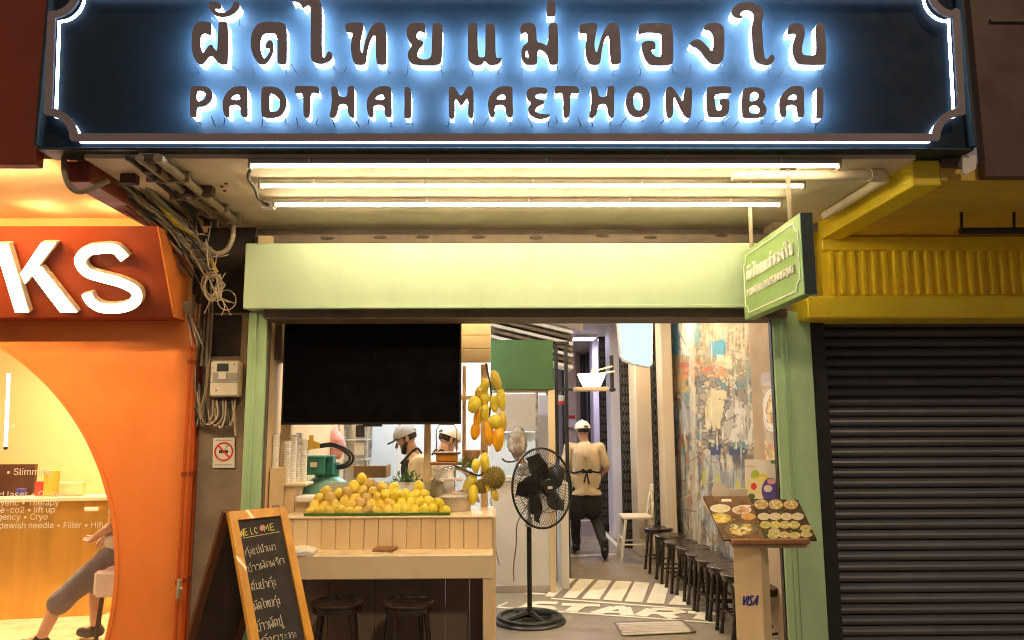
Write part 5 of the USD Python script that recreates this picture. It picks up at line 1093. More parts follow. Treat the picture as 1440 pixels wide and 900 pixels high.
post = ms.add('pedestal', placed(cbox(-.088, .088, -.088, .088, .02, ztop, .006), (pc[0], 5.0, 0), rz=-34), 'cream_wood'); ms.add('foot_plate', cbox(l - .1, r + .1, 4.85, 5.2, 0, .02, .004), 'brown_wood')
# the card logo, slanted capitals
CP = Plane((pc[0] + .0885 * math.sin(pa), 5.0 - .0885 * math.cos(pa), 0), (math.cos(pa), math.sin(pa), 0))
def ital(segs, w): return unary_union([LineString(CP.poly([(1046 + x + (8 - y) * .25, 843 - 8 + y + 3) for x, y in s])).buffer(w, cap_style=2) for s in segs])
segs = [[(-1.6, 0), (1.0, 13)], [(1.0, 13), (3.6, 0)], [(5.8, 0), (5.5, 13)], [(12.5, 1), (9.5, 0), (8, 3), (9.5, 6), (11.5, 8), (11.5, 12), (9, 13), (7.2, 11.5)], [(14, 13), (18, 0), (19.5, 13)], [(15, 9), (19, 9)]]
post.add('card_logo', prism(ital(segs, .0052), CP, .0015, .0005), 'navy_ink')

# ================================================================== chalkboard on the left
TLp = at(318, 722, 4.55); TRp = atz(399, 714.5, TLp[2])
uu = (TRp - TLp) / np.linalg.norm(TRp - TLp); d = ray(349, 900); t = ((TLp - EYE) @ uu) / (d @ uu); qB = EYE + d * t
vv = (TLp - qB) / np.linalg.norm(TLp - qB)
CBP = Plane(TLp, uu, vv); Wb = np.linalg.norm(TRp - TLp)
Lb = (TLp[2] + .02) / vv[2]
ab = Thing('chalkboard', 'wooden A frame chalkboard menu standing on the pavement', 'chalkboard', (float((TLp + TRp)[0] / 2), float((TLp + TRp)[1] / 2), -.02))
fw = .048
def slab(s0, s1, t0, t1, dep, off, pl=CBP): return prism(sbox(s0, t0, s1, t1), pl, dep, off)
ab.add('stile', slab(0, fw, -Lb, 0, .03, 0), 'frame_wood'); ab.add('stile', slab(Wb - fw, Wb, -Lb, 0, .03, 0), 'frame_wood'); ab.add('rail', slab(fw + .0005, Wb - fw - .0005, -fw * 1.15, 0, .03, -.001), 'frame_wood'); ab.add('rail', slab(fw + .0005, Wb - fw - .0005, -Lb + .12, -Lb + .17, .03, -.001), 'frame_wood')
bd_ = ab.add('board', slab(fw - .004, Wb - fw + .004, -Lb + .16, -fw, .008, .006), 'chalkboard')
h = vv - uu * (vv @ uu); v2 = np.array([-vv[0], -vv[1], vv[2]]); v2 -= uu * (v2 @ uu); v2 /= np.linalg.norm(v2)
RP = Plane(TLp - (CBP.n * [1, 1, 0]) * .03, uu, v2)
ab.add('rear_leg', slab(0, fw, -Lb, 0, .03, -.03, RP), 'frame_wood_dark'); ab.add('rear_leg', slab(Wb - fw, Wb, -Lb, 0, .03, -.03, RP), 'frame_wood_dark'); ab.add('rear_board', slab(fw, Wb - fw, -Lb + .1, -.02, .008, -.02, RP), 'paper_dark')
TH = {'ก': (.62, [[(0, 0), (0, .7), (.15, .6), (.05, .8), (.3, 1), (.6, .8), (.6, 0)]]), 'ง': (.45, [[(.1, .75), (.25, .9), (.33, .7), (.35, .05), (0, .45)]]), 'ม': (.6, [[(0, .9), (.15, 1), (.15, .1), (.05, .05), (.1, .2), (.55, .1), (.55, 1)]]), 'น': (.6, [[(0, .9), (.15, 1), (.15, 0), (.5, .2), (.6, .05), (.55, 1)]]), 'เ': (.25, [[(0, 1), (0, .1), (.12, 0), (.14, .15)]]), 'แ': (.5, [[(0, 1), (0, .1), (.12, 0)], [(.28, 1), (.28, .1), (.4, 0)]]), 'ผ': (.6, [[(.12, .8), (.05, 1), (0, .4), (.06, 0), (.3, .5), (.55, 0), (.55, 1)]]), 'า': (.42, [[(0, .85), (.18, 1), (.36, .85), (.36, 0)]]), 'ข': (.56, [[(0, .85), (.12, 1), (.18, .8), (.1, .55), (.12, 0), (.5, 0), (.5, 1)]]), 'ว': (.45, [[(0, .8), (.2, 1), (.4, .8), (.4, .05), (.22, .05)]]),
      'ด': (.58, [[(.2, .4), (.3, .5), (.14, 0), (0, .5), (.12, .92), (.3, 1), (.52, .85), (.52, 0)]]), 'ต': (.58, [[(.2, .4), (.3, .5), (.14, 0), (0, .5), (.12, .92), (.25, 1), (.32, .85), (.4, 1), (.52, .85), (.52, 0)]]), 'ย': (.58, [[(.15, 1), (0, .85), (.18, .58), (.03, .4), (.05, .02), (.52, .02), (.52, 1)]]), 'ไ': (.42, [[(0, 1.5), (.1, 1.3), (.25, 1.5), (.25, .1), (.4, .02)]]), 'ท': (.62, [[(0, .9), (.15, 1), (.17, 0), (.42, .95), (.57, .9), (.57, 0)]]), 'ป': (.56, [[(0, .9), (.14, 1), (.12, 0), (.5, 0), (.5, 1.4)]]), 'พ': (.56, [[(0, 1), (.06, 0), (.26, .6), (.46, 0), (.5, 1)]]), 'ร': (.45, [[(.3, .02), (.35, .6), (.08, .75), (.12, .97), (.4, .9)]]), 'อ': (.52, [[(.18, .45), (.06, .35), (.1, .02), (.46, .02), (.46, .8), (.22, 1), (0, .75)]]), 'ะ': (.3, [[(.0, .7), (.1, .8), (.2, .65)], [(0, .25), (.1, .35), (.2, .2)]]), 'ห': (.6, [[(0, 1), (.06, 0), (.3, .8), (.48, .6), (.52, 0)], [(.42, 1), (.54, .8)]]),
      '้': (0, [[(-.35, 1.25), (-.2, 1.32), (-.28, 1.2), (-.05, 1.5)]]), '่': (0, [[(-.2, 1.2), (-.2, 1.5)]]), 'ั': (0, [[(-.42, 1.35), (-.32, 1.15), (-.05, 1.4)]]), 'ุ': (0, [[(-.15, -.1), (-.05, -.15), (-.05, -.4)]]), 'ู': (0, [[(-.3, -.12), (-.25, -.4), (-.06, -.4), (-.05, -.1)]]), 'ำ': (.5, [[(-.2, 1.3), (-.1, 1.4), (-.02, 1.28), (-.14, 1.2), (-.2, 1.3)], [(.05, .85), (.22, 1), (.42, .85), (.42, 0)]]), 'ิ': (0, [[(-.45, 1.12), (-.1, 1.15), (-.3, 1.35), (-.45, 1.12)]]), 'ึ': (0, [[(-.45, 1.12), (-.1, 1.15), (-.3, 1.35), (-.45, 1.12)]])}
EN = {'W': (.8, [[(0, 1), (.2, 0), (.4, .8), (.6, 0), (.8, 1)]]), 'E': (.55, [[(.45, 1), (0, 1), (0, 0), (.45, 0)], [(0, .5), (.4, .5)]]), 'L': (.45, [[(0, 1), (0, 0), (.4, 0)]]), 'C': (.65, [[(.55, .85), (.3, 1), (0, .5), (.3, 0), (.55, .15)]]), 'M': (.7, [[(0, 0), (.05, 1), (.3, .3), (.55, 1), (.6, 0)]])}
def chalk(txt, p0, p1, hpx, fonts, m, thick):
    """a line of hand lettering whose foot runs from p0 to p1"""
    adv = sum(fonts[c][0] + (.14 if fonts[c][0] else 0) for c in txt if c in fonts); out, x = [], 0.0
    (s0, t0), (s1, t1) = CBP.st(*p0), CBP.st(*p1); du = np.array([s1 - s0, t1 - t0]); L = np.linalg.norm(du); du /= L; dv = np.array([-du[1], du[0]]); hgt = hpx * 4.4 / F_PX; k = L / adv
    for c in txt:
        w, st_ = fonts[c]
        for s in st_:
            q = [np.array([s0, t0]) + du * (x + a + rng.uniform(-.02, .02)) * k + dv * (b + rng.uniform(-.03, .03)) * hgt for a, b in s]
            out.append(LineString(q).buffer(thick * rng.uniform(.8, 1.2), cap_style=1, resolution=3))
        x += w + (.14 if w else 0)
    bd_.add('lettering', prism(unary_union(out), CBP, .0012, .0142), m)
def zb(x, y): return (300 + x / 4.615, 705 + y / 4.615)
chalk('WE', zb(170, 236), zb(225, 222), 9.5, EN, 'chalk_yellow', .0024); chalk('LC', zb(240, 220), zb(290, 212), 9, EN, 'chalk_yellow', .0022); chalk('ME', zb(325, 200), zb(400, 190), 9.5, EN, 'chalk_yellow', .0024)
bd_.add('lettering', prism(Polygon([CBP.st(*zb(309 + 15 * math.cos(a), 178 + 20 * math.sin(a))) for a in np.linspace(0, 6.2, 16)]), CBP, .0012, .0142), 'chalk_pink')
bd_.add('underline', prism(LineString([CBP.st(*zb(185, 245)), CBP.st(*zb(420, 203))]).buffer(.0016), CBP, .0012, .0142), 'chalk_yellow')
chalk('กุ้งแม่น้ำเผา', zb(205, 358), zb(405, 318), 8, TH, 'chalk', .0016); chalk('ข้าวผัดพริก', zb(220, 465), zb(460, 405), 8, TH, 'chalk', .0016); chalk('ต้มยำกุ้ง', zb(242, 585), zb(408, 550), 9, TH, 'chalk', .0017); chalk('ผัดไทยกุ้ง', zb(262, 712), zb(435, 672), 9, TH, 'chalk', .0017); chalk('ข้าวผัดปู', zb(280, 850), zb(450, 805), 10, TH, 'chalk', .0018); chalk('กุ้งกระทะ', zb(310, 930), zb(545, 885), 8, TH, 'chalk', .0017)

# ================================================================== concrete pillar with meter, notice, pipes and cables
YPi = 5.44
pil = Thing('concrete_pillar', 'rough concrete pillar between the orange shop and the green post', 'pillar', (at(308, 700, YPi)[0], YPi, 0))
l, r = at(276, 650, YPi)[0], at(345, 650, YPi)[0]
g = cbox(l, r, YPi, 5.9, -.02, CEIL, .012); pil.add('shaft', g, 'concrete'); pil.add('gap_wall', box(at(236, 650, 5.6)[0], l - .002, 5.6, 5.9, -.02, CEIL), 'shade_and_board')  # gap wall coloured dark for the blocked light in this corner
pil.add('repair_patch', cbox(at(296, 470, YPi)[0], at(339, 470, YPi)[0], YPi - .006, YPi + .01, at(310, 501, YPi)[2], at(310, 443, YPi)[2], .004), 'shade_and_board', label='dark stained board above the meter')
pil.add('shade_dark_head', cbox(l - .004, r + .004, YPi - .004, YPi + .02, at(310, 440, YPi)[2], CEIL - .002, .004), 'shade_and_board', label='upper part of the pillar with the corner shade painted dark')  # shade of the cable corner put into the colour
party = Thing('party_beam', 'dark red brown beam edge above the orange shop corner', 'beam', (-2.36, 4.6, 3.0)); party.add('beam', cbox(-2.44, -2.29, 4.08, 5.44, CEIL - .10, CEIL + .02, .01), 'maroon')
em = Thing('electric_meter', 'cream electricity meter on the concrete pillar', 'electric meter', tuple(at(316, 532, YPi - .06)))
em.add('case', pbox(295, 507, 336, 558, YPi - .10, .085, .012), 'meter_case'); em.add('window', pbox(305, 511, 321, 522, YPi - .104, .004, .001), 'lcd'); em.add('label_plate', pbox(299, 524, 333, 536, YPi - .103, .003, .001), 'grey_ink'); em.add('sticker', pbox(307, 523, 318, 533, YPi - .107, .003, .001), 'paper'); em.add('cover_seam', pbox(295.5, 537, 335.5, 538.2, YPi - .102, .003, .0005), 'grey_ink'); em.add('screw', ball(at(304, 549, YPi - .10), .008, 1), 'grey_ink'); em.add('screw', ball(at(329, 512, YPi - .10), .006, 1), 'grey_ink'); em.add('screw', ball(at(300, 517, YPi - .10), .006, 1), 'grey_ink'); em.add('back_plate', pbox(297, 560, 334, 564, YPi - .05, .03), 'black_metal')
ns = Thing('no_smoking_sign', 'white no smoking notice with a red ring on the pillar', 'sign', tuple(at(314, 637, YPi - .01)))
NP = front(YPi - .008)
ns.add('sheet', prism(ppoly(NP, [(300, 616), (330, 615), (330, 658), (299, 658)]), NP, .003), 'paper')
c_ = NP.st(315, 635); rr = 13 * YPi / F_PX
sg_ = LineString([(c_[0] - rr * .5, c_[1]), (c_[0] + rr * .45, c_[1])]).buffer(.010, cap_style=2)
ns.add('cigarette', prism(sg_, NP, .001, .0034), 'black_ink'); ns.add('smoke', prism(unary_union([LineString([(c_[0] + rr * .2, c_[1] + .02), (c_[0] + rr * .25, c_[1] + .035), (c_[0] + rr * .45, c_[1] + .04)]).buffer(.004)]), NP, .001, .0034), 'grey_ink')
ns.add('red_ring', prism(Point(c_).buffer(rr, 40).difference(Point(c_).buffer(rr * .83, 40)).union(LineString([(c_[0] - rr * .62, c_[1] + rr * .62), (c_[0] + rr * .62, c_[1] - rr * .62)]).buffer(.006)), NP, .001, .0048), 'red_ink')
ns.add('text_line', prism(unary_union([LineString([NP.st(304 + k * 3.2, 619.5), NP.st(306.2 + k * 3.2, 619)]).buffer(.004, cap_style=2) for k in range(7)]), NP, .001, .0034), 'grey_ink'); ns.add('text_line', prism(unary_union([LineString([NP.st(303 + k * 4, 653.5), NP.st(306 + k * 4, 653.5)]).buffer(.003, cap_style=2) for k in range(6)]), NP, .001, .0034), 'grey_ink')
# orange pipes
for k, (px, rr, Y, lab) in enumerate(((265, .026, 5.42, 'thick orange painted drain pipe at the corner'), (273, .016, 5.50, 'thin orange painted pipe beside the pillar'), (256.5, .014, 5.35, 'thin orange pipe on the orange wall return'))):
    x = at(px, 700, Y)[0]; t = Thing('drain_pipe', lab, 'pipe', (x, Y, 0)); t.add('pipe', cyl((x, Y, -.02), (x, Y, 2.45), rr), 'pipe_orange', smooth=40)
    for z in (.6, 1.32, 2.1): t.add('clamp', tube([(x, Y, z - .015), (x, Y, z + .015)], rr + .006, 14), 'orange_deep', smooth=40)
lk = Thing('door_handle', 'short pale handle on the orange wall return', 'handle', tuple(at(257, 825, 5.25))); lk.add('plate', cbox(at(253, 825, 5.3)[0], at(257, 825, 5.3)[0], 5.24, 5.27, at(255, 842, 5.25)[2], at(255, 815, 5.25)[2], .004), 'cable_tan'); lk.add('stud', ball(at(255, 828, 5.23), .012, 1), 'steel')
# meter tails
mt = Thing('meter_cables', 'looped cables hanging under the electricity meter', 'cables', tuple(at(318, 565, YPi - .05)))
for k in range(8):
    x0 = 300 + k * 4.4; x1 = (282 if k < 3 else 268 + 9 * k); dp = 590 + rng.uniform(0, 22)
    y1 = 560 - rng.uniform(0, 30) if k < 3 else 575
    mt.add('cable', tube(bez([at(x0, 562, YPi - .05), at(x0 + rng.uniform(-2, 2), 585, YPi - .06), at((x0 + x1) / 2, dp + 4, YPi - .05 - .01 * k), at(x1, 590, YPi - .04), at(x1 - 2, y1, YPi - .03)], 26), .0062, 6), ('cable_grey', 'cable_tan', 'cable_black')[k % 3])
# vertical cable runs down the corner
vr = Thing('vertical_cables', 'bunch of dark cables running down beside the pillar', 'cables', tuple(at(285, 470, 5.4)))
for k in range(9):
    x0 = 262 + k * 4.2; vr.add('cable', tube(bez([at(x0 + rng.uniform(-3, 10), 385, 5.3), at(x0 + 3, 430, 5.38), at(x0 - 1 + rng.uniform(-3, 3), 480, 5.40), at(x0 - 4 + rng.uniform(-5, 5), 540, 5.40), at(272 + rng.uniform(-4, 22), 600, 5.41)], 26), .0065, 6), ('cable_black', 'cable_black', 'cable_grey', 'conduit', 'cable_tan')[k % 5])
for p, q in (((283, 446), (276, 520)), ((289, 446), (283, 515)), ((294, 447), (289, 515))): vr.add('sleeve', cyl(at(*p, 5.40), at(*q, 5.41), .012, n=8), 'conduit')
# tangle along the party beam
tg = Thing('cable_tangle', 'tangled bundle of old cables along the beam at the upper left', 'cables', tuple(at(230, 300, 4.8)))
path = [(128, 224, 4.2), (160, 252, 4.4), (198, 285, 4.65), (235, 315, 4.9), (262, 345, 5.05), (285, 375, 5.15), (300, 395, 5.2)]
for k in range(64):
    o = rng.gauss(0, 8); ph = rng.uniform(0, 6); pts = []
    for i, (x, y, Y) in enumerate(path):
        sw = 6 * math.sin(ph + i * (1.1 + .5 * rng.random())); pts.append(at(x + o + sw * .7 + rng.uniform(-3, 3), y - o * .7 + sw * .5 + rng.uniform(-4, 6), Y + rng.uniform(-.05, .05)))
    m = ('cable_grey', 'cable_tan', 'cable_black', 'cable_grey', 'cable_black', 'conduit')[k % 6]
    tg.add('cable', tube(bez(pts[rng.randint(0, 1):7 - rng.randint(0, 2)], 36), rng.choice([.0035, .0045, .0065]), 5), m)
for o in (0, 3): tg.add('cable', tube(bez([at(196 + o, 250, 4.5), at(220 + o, 285, 4.7), at(250 + o, 318, 4.9), at(270, 327 + o, 5.0), at(287 + o, 352, 5.1), at(303 + o, 383, 5.15)], 30), .0085, 7), 'cable_yellow')
for k in range(9):
    cx, cy, rx, ry = 299 + rng.uniform(-3, 3), 402 + rng.uniform(-4, 4), 12 + rng.uniform(-3, 3), 17 + rng.uniform(-3, 3)
    tg.add('cable_coil', tube([at(cx + rx * math.cos(t), cy + ry * math.sin(t), 5.08 + .008 * k) for t in np.linspace(0, 2 * math.pi, 24)[:-1]], .004, 5, True), ('cable_tan', 'cable_grey')[k % 2])
tg.add('cable_coil', tube([at(319 + 13 * math.cos(t), 422 + 14 * math.sin(t), 5.12) for t in np.linspace(0, 2 * math.pi, 24)[:-1]], .004, 5, True), 'cable_tan')
for k in range(8): tg.add('loose_end', tube(bez([at(300 + rng.uniform(-6, 18), 385 + rng.uniform(-8, 20), 5.1), at(305 + rng.uniform(-10, 25), 410 + rng.uniform(-10, 20), 5.08), at(296 + rng.uniform(-10, 36), 432 + rng.uniform(-25, 15), 5.1)], 14), .0035, 5), 'cable_tan')
for k in range(5): tg.add('loose_end', tube(bez([at(262 + 2 * k, 443, 5.2), at(266 + 3 * k, 462, 5.2), at(272 + 3 * k + rng.uniform(-2, 8), 486, 5.22)], 12), .005, 5), ('cable_tan', 'cable_black', 'cable_grey')[k % 3])
tg.add('splice_box', pbox(255, 422, 270, 440, 5.22, .06, .006), 'cable_grey')
for k in range(7):
    o = rng.gauss(0, 8); m = ('cable_black', 'rust', 'cable_black', 'cable_grey')[k % 4]
    tg.add('thick_cable', tube(bez([at(150 + 6 * k + o, 224, 4.25), at(190 + 5 * k + o, 252 + rng.uniform(-4, 10), 4.5), at(225 + 4.5 * k + o, 286 + rng.uniform(-4, 10), 4.8), at(262 + 3 * k, 318 + rng.uniform(-3, 12), 5.1), at(276 + 2.5 * k, 352 + rng.uniform(-4, 14), 5.25), at(272 + 4 * k, 400 + rng.uniform(-10, 30), 5.33)], 36), rng.choice([.008, .011, .014]), 6), m, smooth=40)
for k in range(10):
    x0, y0 = rng.uniform(225, 300), rng.uniform(290, 350); w_, dp = rng.uniform(14, 46), rng.uniform(14, 46)
    tg.add('hanging_loop', tube(bez([at(x0, y0, 5.0), at(x0 + w_ * .2, y0 + dp, 5.02), at(x0 + w_ * .7, y0 + dp * 1.1, 5.04), at(x0 + w_, y0 + 18, 5.08)], 20), rng.choice([.0035, .005]), 5), ('cable_tan', 'cable_grey', 'cable_black')[k % 3])
# black hanging loop at the far upper left
bl_ = Thing('black_hose', 'thick black hose looping under the corner of the sign', 'hose', tuple(at(100, 250, 4.15))); bl_.add('hose', tube(bez([at(90, 219, 4.05), at(91, 245, 4.03), at(98, 262, 4.03), at(112, 270, 4.04), at(132, 264, 4.06), at(152, 254, 4.12)], 24), .015, 8), 'conduit', smooth=40)
gl = Thing('grey_hose', 'pale corrugated hose elbow at the end of the conduits', 'hose', tuple(at(322, 340, 5.2))); gl.add('hose', tube(bez([at(328, 318, 5.2), at(327, 335, 5.15), at(318, 352, 5.12), at(302, 356, 5.12), at(288, 342, 5.12)], 24), .017, 8), 'cable_tan', smooth=40)
# conduits fixed to the ceiling
cn = Thing('ceiling_conduits', 'two old conduits with clamps along the canopy ceiling', 'conduit', tuple(atz(260, 270, CEIL - .03)))
for (x0, y0, x1, y1, rr, m) in ((196, 222, 322, 318, .022, 'conduit'), (222, 222, 334, 312, .026, 'conduit'), (180, 222, 300, 318, .016, 'cable_black')):
    A, B = atz(x0, y0, CEIL - rr - .01), atz(x1, y1, CEIL - rr - .01); cn.add('conduit', cyl(A, B, rr, n=10), m, smooth=40)
    for s in (.25, .5, .75, .95): P = A * (1 - s) + B * s; cn.add('clamp', cbox(P[0] - .045, P[0] + .045, P[1] - .010, P[1] + .012, CEIL - 2 * rr - .013, CEIL - .001, .003), 'conduit')
for k, (x, y) in enumerate(((312, 262), (316, 268), (318, 258))): shop.add('ceiling_bolt', ball(atz(x, y, CEIL), (.012, .012, .008), 1), 'rust')
rng2 = random.Random(5)
for k in range(6):
    x, y = rng2.uniform(150, 250), rng2.uniform(224, 285); P = atz(x + (y - 224) * 1.0, y, CEIL - .03); cn.add('bracket', cbox(P[0] - .04, P[0] + .05, P[1] - .03, P[1] + .03, CEIL - .04 - .02 * rng2.random(), CEIL - .001, .005), 'rust')
# pipe along the right of the canopy ceiling
rp = Thing('ceiling_pipe', 'pale pipe bending along the right edge of the canopy ceiling', 'pipe', tuple(atz(1200, 265, CEIL - .04)))
rp.add('pipe', tube([atz(1030, 247, CEIL - .035), atz(1232, 246, CEIL - .035), atz(1246, 250, CEIL - .035), atz(1160, 303, CEIL - .035)], .03, 10), 'ceiling_paint', smooth=40); rp.add('coupling', tube([atz(1222, 246, CEIL - .035), atz(1240, 247, CEIL - .035)], .038, 10), 'ceiling_paint', smooth=40)

# ================================================================== people
def bone(p, r, q, s):
    m = cat_([ball(p, r, 2), ball(q, s, 2)]); return m3.Manifold.hull_points(np.asarray(m.vertices, np.float64))
def fused(bones, ln=.02, it=8, extra=()):
    m = m3.Manifold.batch_boolean([bone(*b) for b in bones] + [m3.Manifold.hull_points(np.asarray(e, np.float64)) for e in extra], m3.OpType.Add)
    t = m.refine_to_length(ln).to_mesh(); t = trimesh.Trimesh(t.vert_properties[:, :3], t.tri_verts, process=True)
    trimesh.smoothing.filter_taubin(t, lamb=.5, nu=.53, iterations=it); return t
def hand(w, d, side):
    """bones of a relaxed hand at wrist w pointing along d; side: +1 / -1 where the thumb is"""
    d = np.array(d, float); d /= np.linalg.norm(d); s = np.cross(d, (0, 1, .15)); s = s / max(np.linalg.norm(s), 1e-6) * side; n = np.cross(s, d)
    out = [(w, .026, w + d * .075 + s * .02, .018), (w, .026, w + d * .075 - s * .022, .017)]
    for k, (o, L) in enumerate(((.028, .072), (.010, .082), (-.008, .076), (-.026, .058))):
        a = w + d * .075 + s * o; b = a + d * L * .5 + n * .008; c = b + d * L * .4 + n * .028; out += [(a, .0095, b, .009), (b, .009, c, .0075)]
    a = w + d * .025 + s * .024; b = a + d * .035 + s * .026; out += [(a, .012, b, .010), (b, .010, b + d * .032 + s * .004, .0085)]
    return out
def person(lab, loc, rz, J, skin='skin', shirt='shirt_cream', legs='trousers', hat='cap_white', apron=True, beard=False, short=False, hat_turn=0, sleeve=.62, brim=True, girth=1.0):
    J = {k: np.array(v, float) for k, v in J.items()}
    t = Thing('person', lab, 'person', loc, rz)
    H = J['head']; tilt = J.get('look', np.array([0, 1.0, 0])); f = tilt / np.linalg.norm(tilt); sd = np.cross(f, Z_); sd /= np.linalg.norm(sd); up = np.cross(sd, f)
    P = lambda a, b, c: H + sd * a + f * b + up * c
    B = [(J['pelvis'], .10, J['chest'], .10), (J['chest'], .10, J['neck'], .055), (J['neck'], .052, H - up * .03, .055)]
    for s in 'LR':
        B += [(J['chest'] + (J['sh' + s] - J['chest']) * .3, .08, J['sh' + s], .052), (J['sh' + s], .056, J['el' + s], .041), (J['el' + s], .040, J['wr' + s], .027)]
        dd = J['wr' + s] - J['el' + s]; B += hand(J['wr' + s], dd, -1 if s == 'R' else 1)
        B += [(J['pelvis'], .09, J['hip' + s], .085), (J['hip' + s], .088, J['kn' + s], .058), (J['kn' + s], .055, J['an' + s], .038), (J['an' + s], .036, J['an' + s] + J['toe' + s], .03)]
    B += [(P(0, -.012, .035), .082, P(0, .012, .03), .080), (P(0, .03, -.045), .052, P(0, .045, -.075), .034), (P(0, .085, .012), .012, P(0, .108, -.018), .016), (P(-.078, -.005, .0), .016, P(-.080, -.012, .025), .018), (P(.078, -.005, .0), .016, P(.080, -.012, .025), .018), (P(-.03, .075, .03), .014, P(.03, .075, .03), .014)]
    body = t.add('body', fused(B, .016, 6), skin, smooth=True, local=True)
    for s in (-1, 1):
        ey = body.add('eye', ball(P(.031 * s, .083, .012), .0105, 1), 'paper', smooth=True); body.add('pupil', ball(P(.031 * s, .0925, .012), .005, 1), 'hair')
    body.add('mouth', placed(ball((0, 0, 0), (.022, .006, .006), 1), P(0, .078, -.052)), 'pink')
    # hair over the back and sides of the skull
    hm = ball((0, 0, 0), 1.0, 3); v = hm.vertices; keep = (v[:, 1] < .35) | (v[:, 2] > .45); fmask = keep[hm.faces].all(1) & ((v[:, 2] > -.55)[hm.faces].all(1)); hm = trimesh.Trimesh(v, hm.faces[fmask]); hm.remove_unreferenced_vertices(); v = hm.vertices
    body.add('hair', trimesh.Trimesh(H + np.outer(v[:, 0] * .089, sd) + np.outer(v[:, 1] * .099 - .006, f) + np.outer(v[:, 2] * .092 + .035, up), hm.faces), 'hair', smooth=True)
    if beard: body.add('beard', fused([(P(-.05, .04, -.045), .022, P(0, .062, -.085), .028), (P(.05, .04, -.045), .022, P(0, .062, -.085), .028), (P(-.068, .01, -.02), .012, P(-.05, .04, -.045), .02), (P(.068, .01, -.02), .012, P(.05, .04, -.045), .02)], .012, 4), 'hair', smooth=True)
    if hat:
        hf = f * math.cos(hat_turn) + sd * math.sin(hat_turn); hs_ = np.cross(hf, up); Q = lambda a, b, c: H + hs_ * a + hf * b + up * c
        cm = ball((0, 0, 0), 1.0, 3); v = cm.vertices; fm2 = (v[:, 2] > -.02)[cm.faces].all(1); cm = trimesh.Trimesh(v, cm.faces[fm2]); cm.remove_unreferenced_vertices(); v = cm.vertices
        cp = t.add('cap', trimesh.Trimesh(H + np.outer(v[:, 0] * .099, hs_) + np.outer(v[:, 1] * .110, hf) + np.outer(v[:, 2] * .105 + .042, up), cm.faces), hat, smooth=True, local=True)
        bp = [Q(.085 * math.sin(a), .06 + .115 * math.cos(a), .052 - .018 * math.cos(a) - .012 * abs(math.sin(a))) for a in np.linspace(-1.45, 1.45, 13)]
        cp.add('brim', hull(np.array(bp), np.array(bp) + up * .012), 'apron', smooth=40) if brim else None
        cp.add('button', ball(Q(0, 0, .148), .011, 1), hat); cp.add('band', tube([Q(.1 * math.cos(a), .111 * math.sin(a), .044) for a in np.linspace(0, 2 * math.pi, 26)[:-1]], .005, 5, True), hat)
        op = [Q(.033 * math.cos(a), -.106 + .012 * math.sin(a), .052 + .026 * math.sin(a)) for a in np.linspace(0, math.pi, 9)]; cp.add('back_opening', hull(np.array(op), np.array(op) - hf * .01), 'hair')
    # clothes
    g = girth; pz = J['pelvis']; S = [(pz + (-.055 * g, 0, -.02), .118 * g, J['chest'] + (-.05, 0, 0), .125 * g), (pz + (.055 * g, 0, -.02), .118 * g, J['chest'] + (.05, 0, 0), .125 * g), (J['chest'], .135 * g, J['neck'] - (0, 0, .03), .07), (pz + (-.06 * g, 0, -.17), .128 * g, pz + (.06 * g, 0, .06), .13 * g), (pz + (.06 * g, 0, -.17), .128 * g, pz + (-.06 * g, 0, .06), .13 * g)]
    for s in 'LR':
        S += [(J['chest'], .12, J['sh' + s], .066), (J['sh' + s], .068, J['sh' + s] + (J['el' + s] - J['sh' + s]) * sleeve, .064)]
    sm = m3.Manifold.batch_boolean([bone(*b) for b in S], m3.OpType.Add).trim_by_plane((0, 0, 1), float(pz[2] - .15)).refine_to_length(.022).to_mesh()
    sm = trimesh.Trimesh(sm.vert_properties[:, :3], sm.tri_verts, process=True); trimesh.smoothing.filter_taubin(sm, lamb=.5, nu=.53, iterations=5)
    v = sm.vertices.copy(); v += sm.vertex_normals * ((meshkit.fbm(v * np.array([15, 15, 5]), 3, 6) - .5) * .036)[:, None]; t.add('shirt', trimesh.Trimesh(v, sm.faces), shirt, smooth=True, local=True)
    for s in 'LR':
        e_ = J['kn' + s] if short else J['an' + s] + (0, 0, .04)
        T = [(J['hip' + s], .106, J['kn' + s] * .0 + (J['hip' + s] * .35 + J['kn' + s] * .65), .088)] + ([(J['hip' + s] * .35 + J['kn' + s] * .65, .088, J['kn' + s] + (J['an' + s] - J['kn' + s]) * .1, .080)] if short else [(J['hip' + s] * .35 + J['kn' + s] * .65, .086, J['kn' + s], .072), (J['kn' + s], .072, e_, .054)])
        tm_ = fused(T, .022, 5); v = tm_.vertices.copy(); v += tm_.vertex_normals * ((meshkit.fbm(v * np.array([12, 12, 7]), 3, 2) - .5) * .030)[:, None]; t.add('trouser_leg', trimesh.Trimesh(v, tm_.faces), legs, smooth=True, local=True)
        a = J['an' + s]; to = J['toe' + s]; t.add('shoe', fused([(a + (0, 0, -.02), .048, a + to * .5 - (0, 0, .015), .042), (a + to * .5 - (0, 0, .015), .044, a + to * 1.05, .034), (a - to * .25 - (0, 0, .03), .040, a, .046)] + ([(a, .05, a + (0, 0, .10), .052)] if not short else []), .016, 4), 'shoe', smooth=True, local=True)
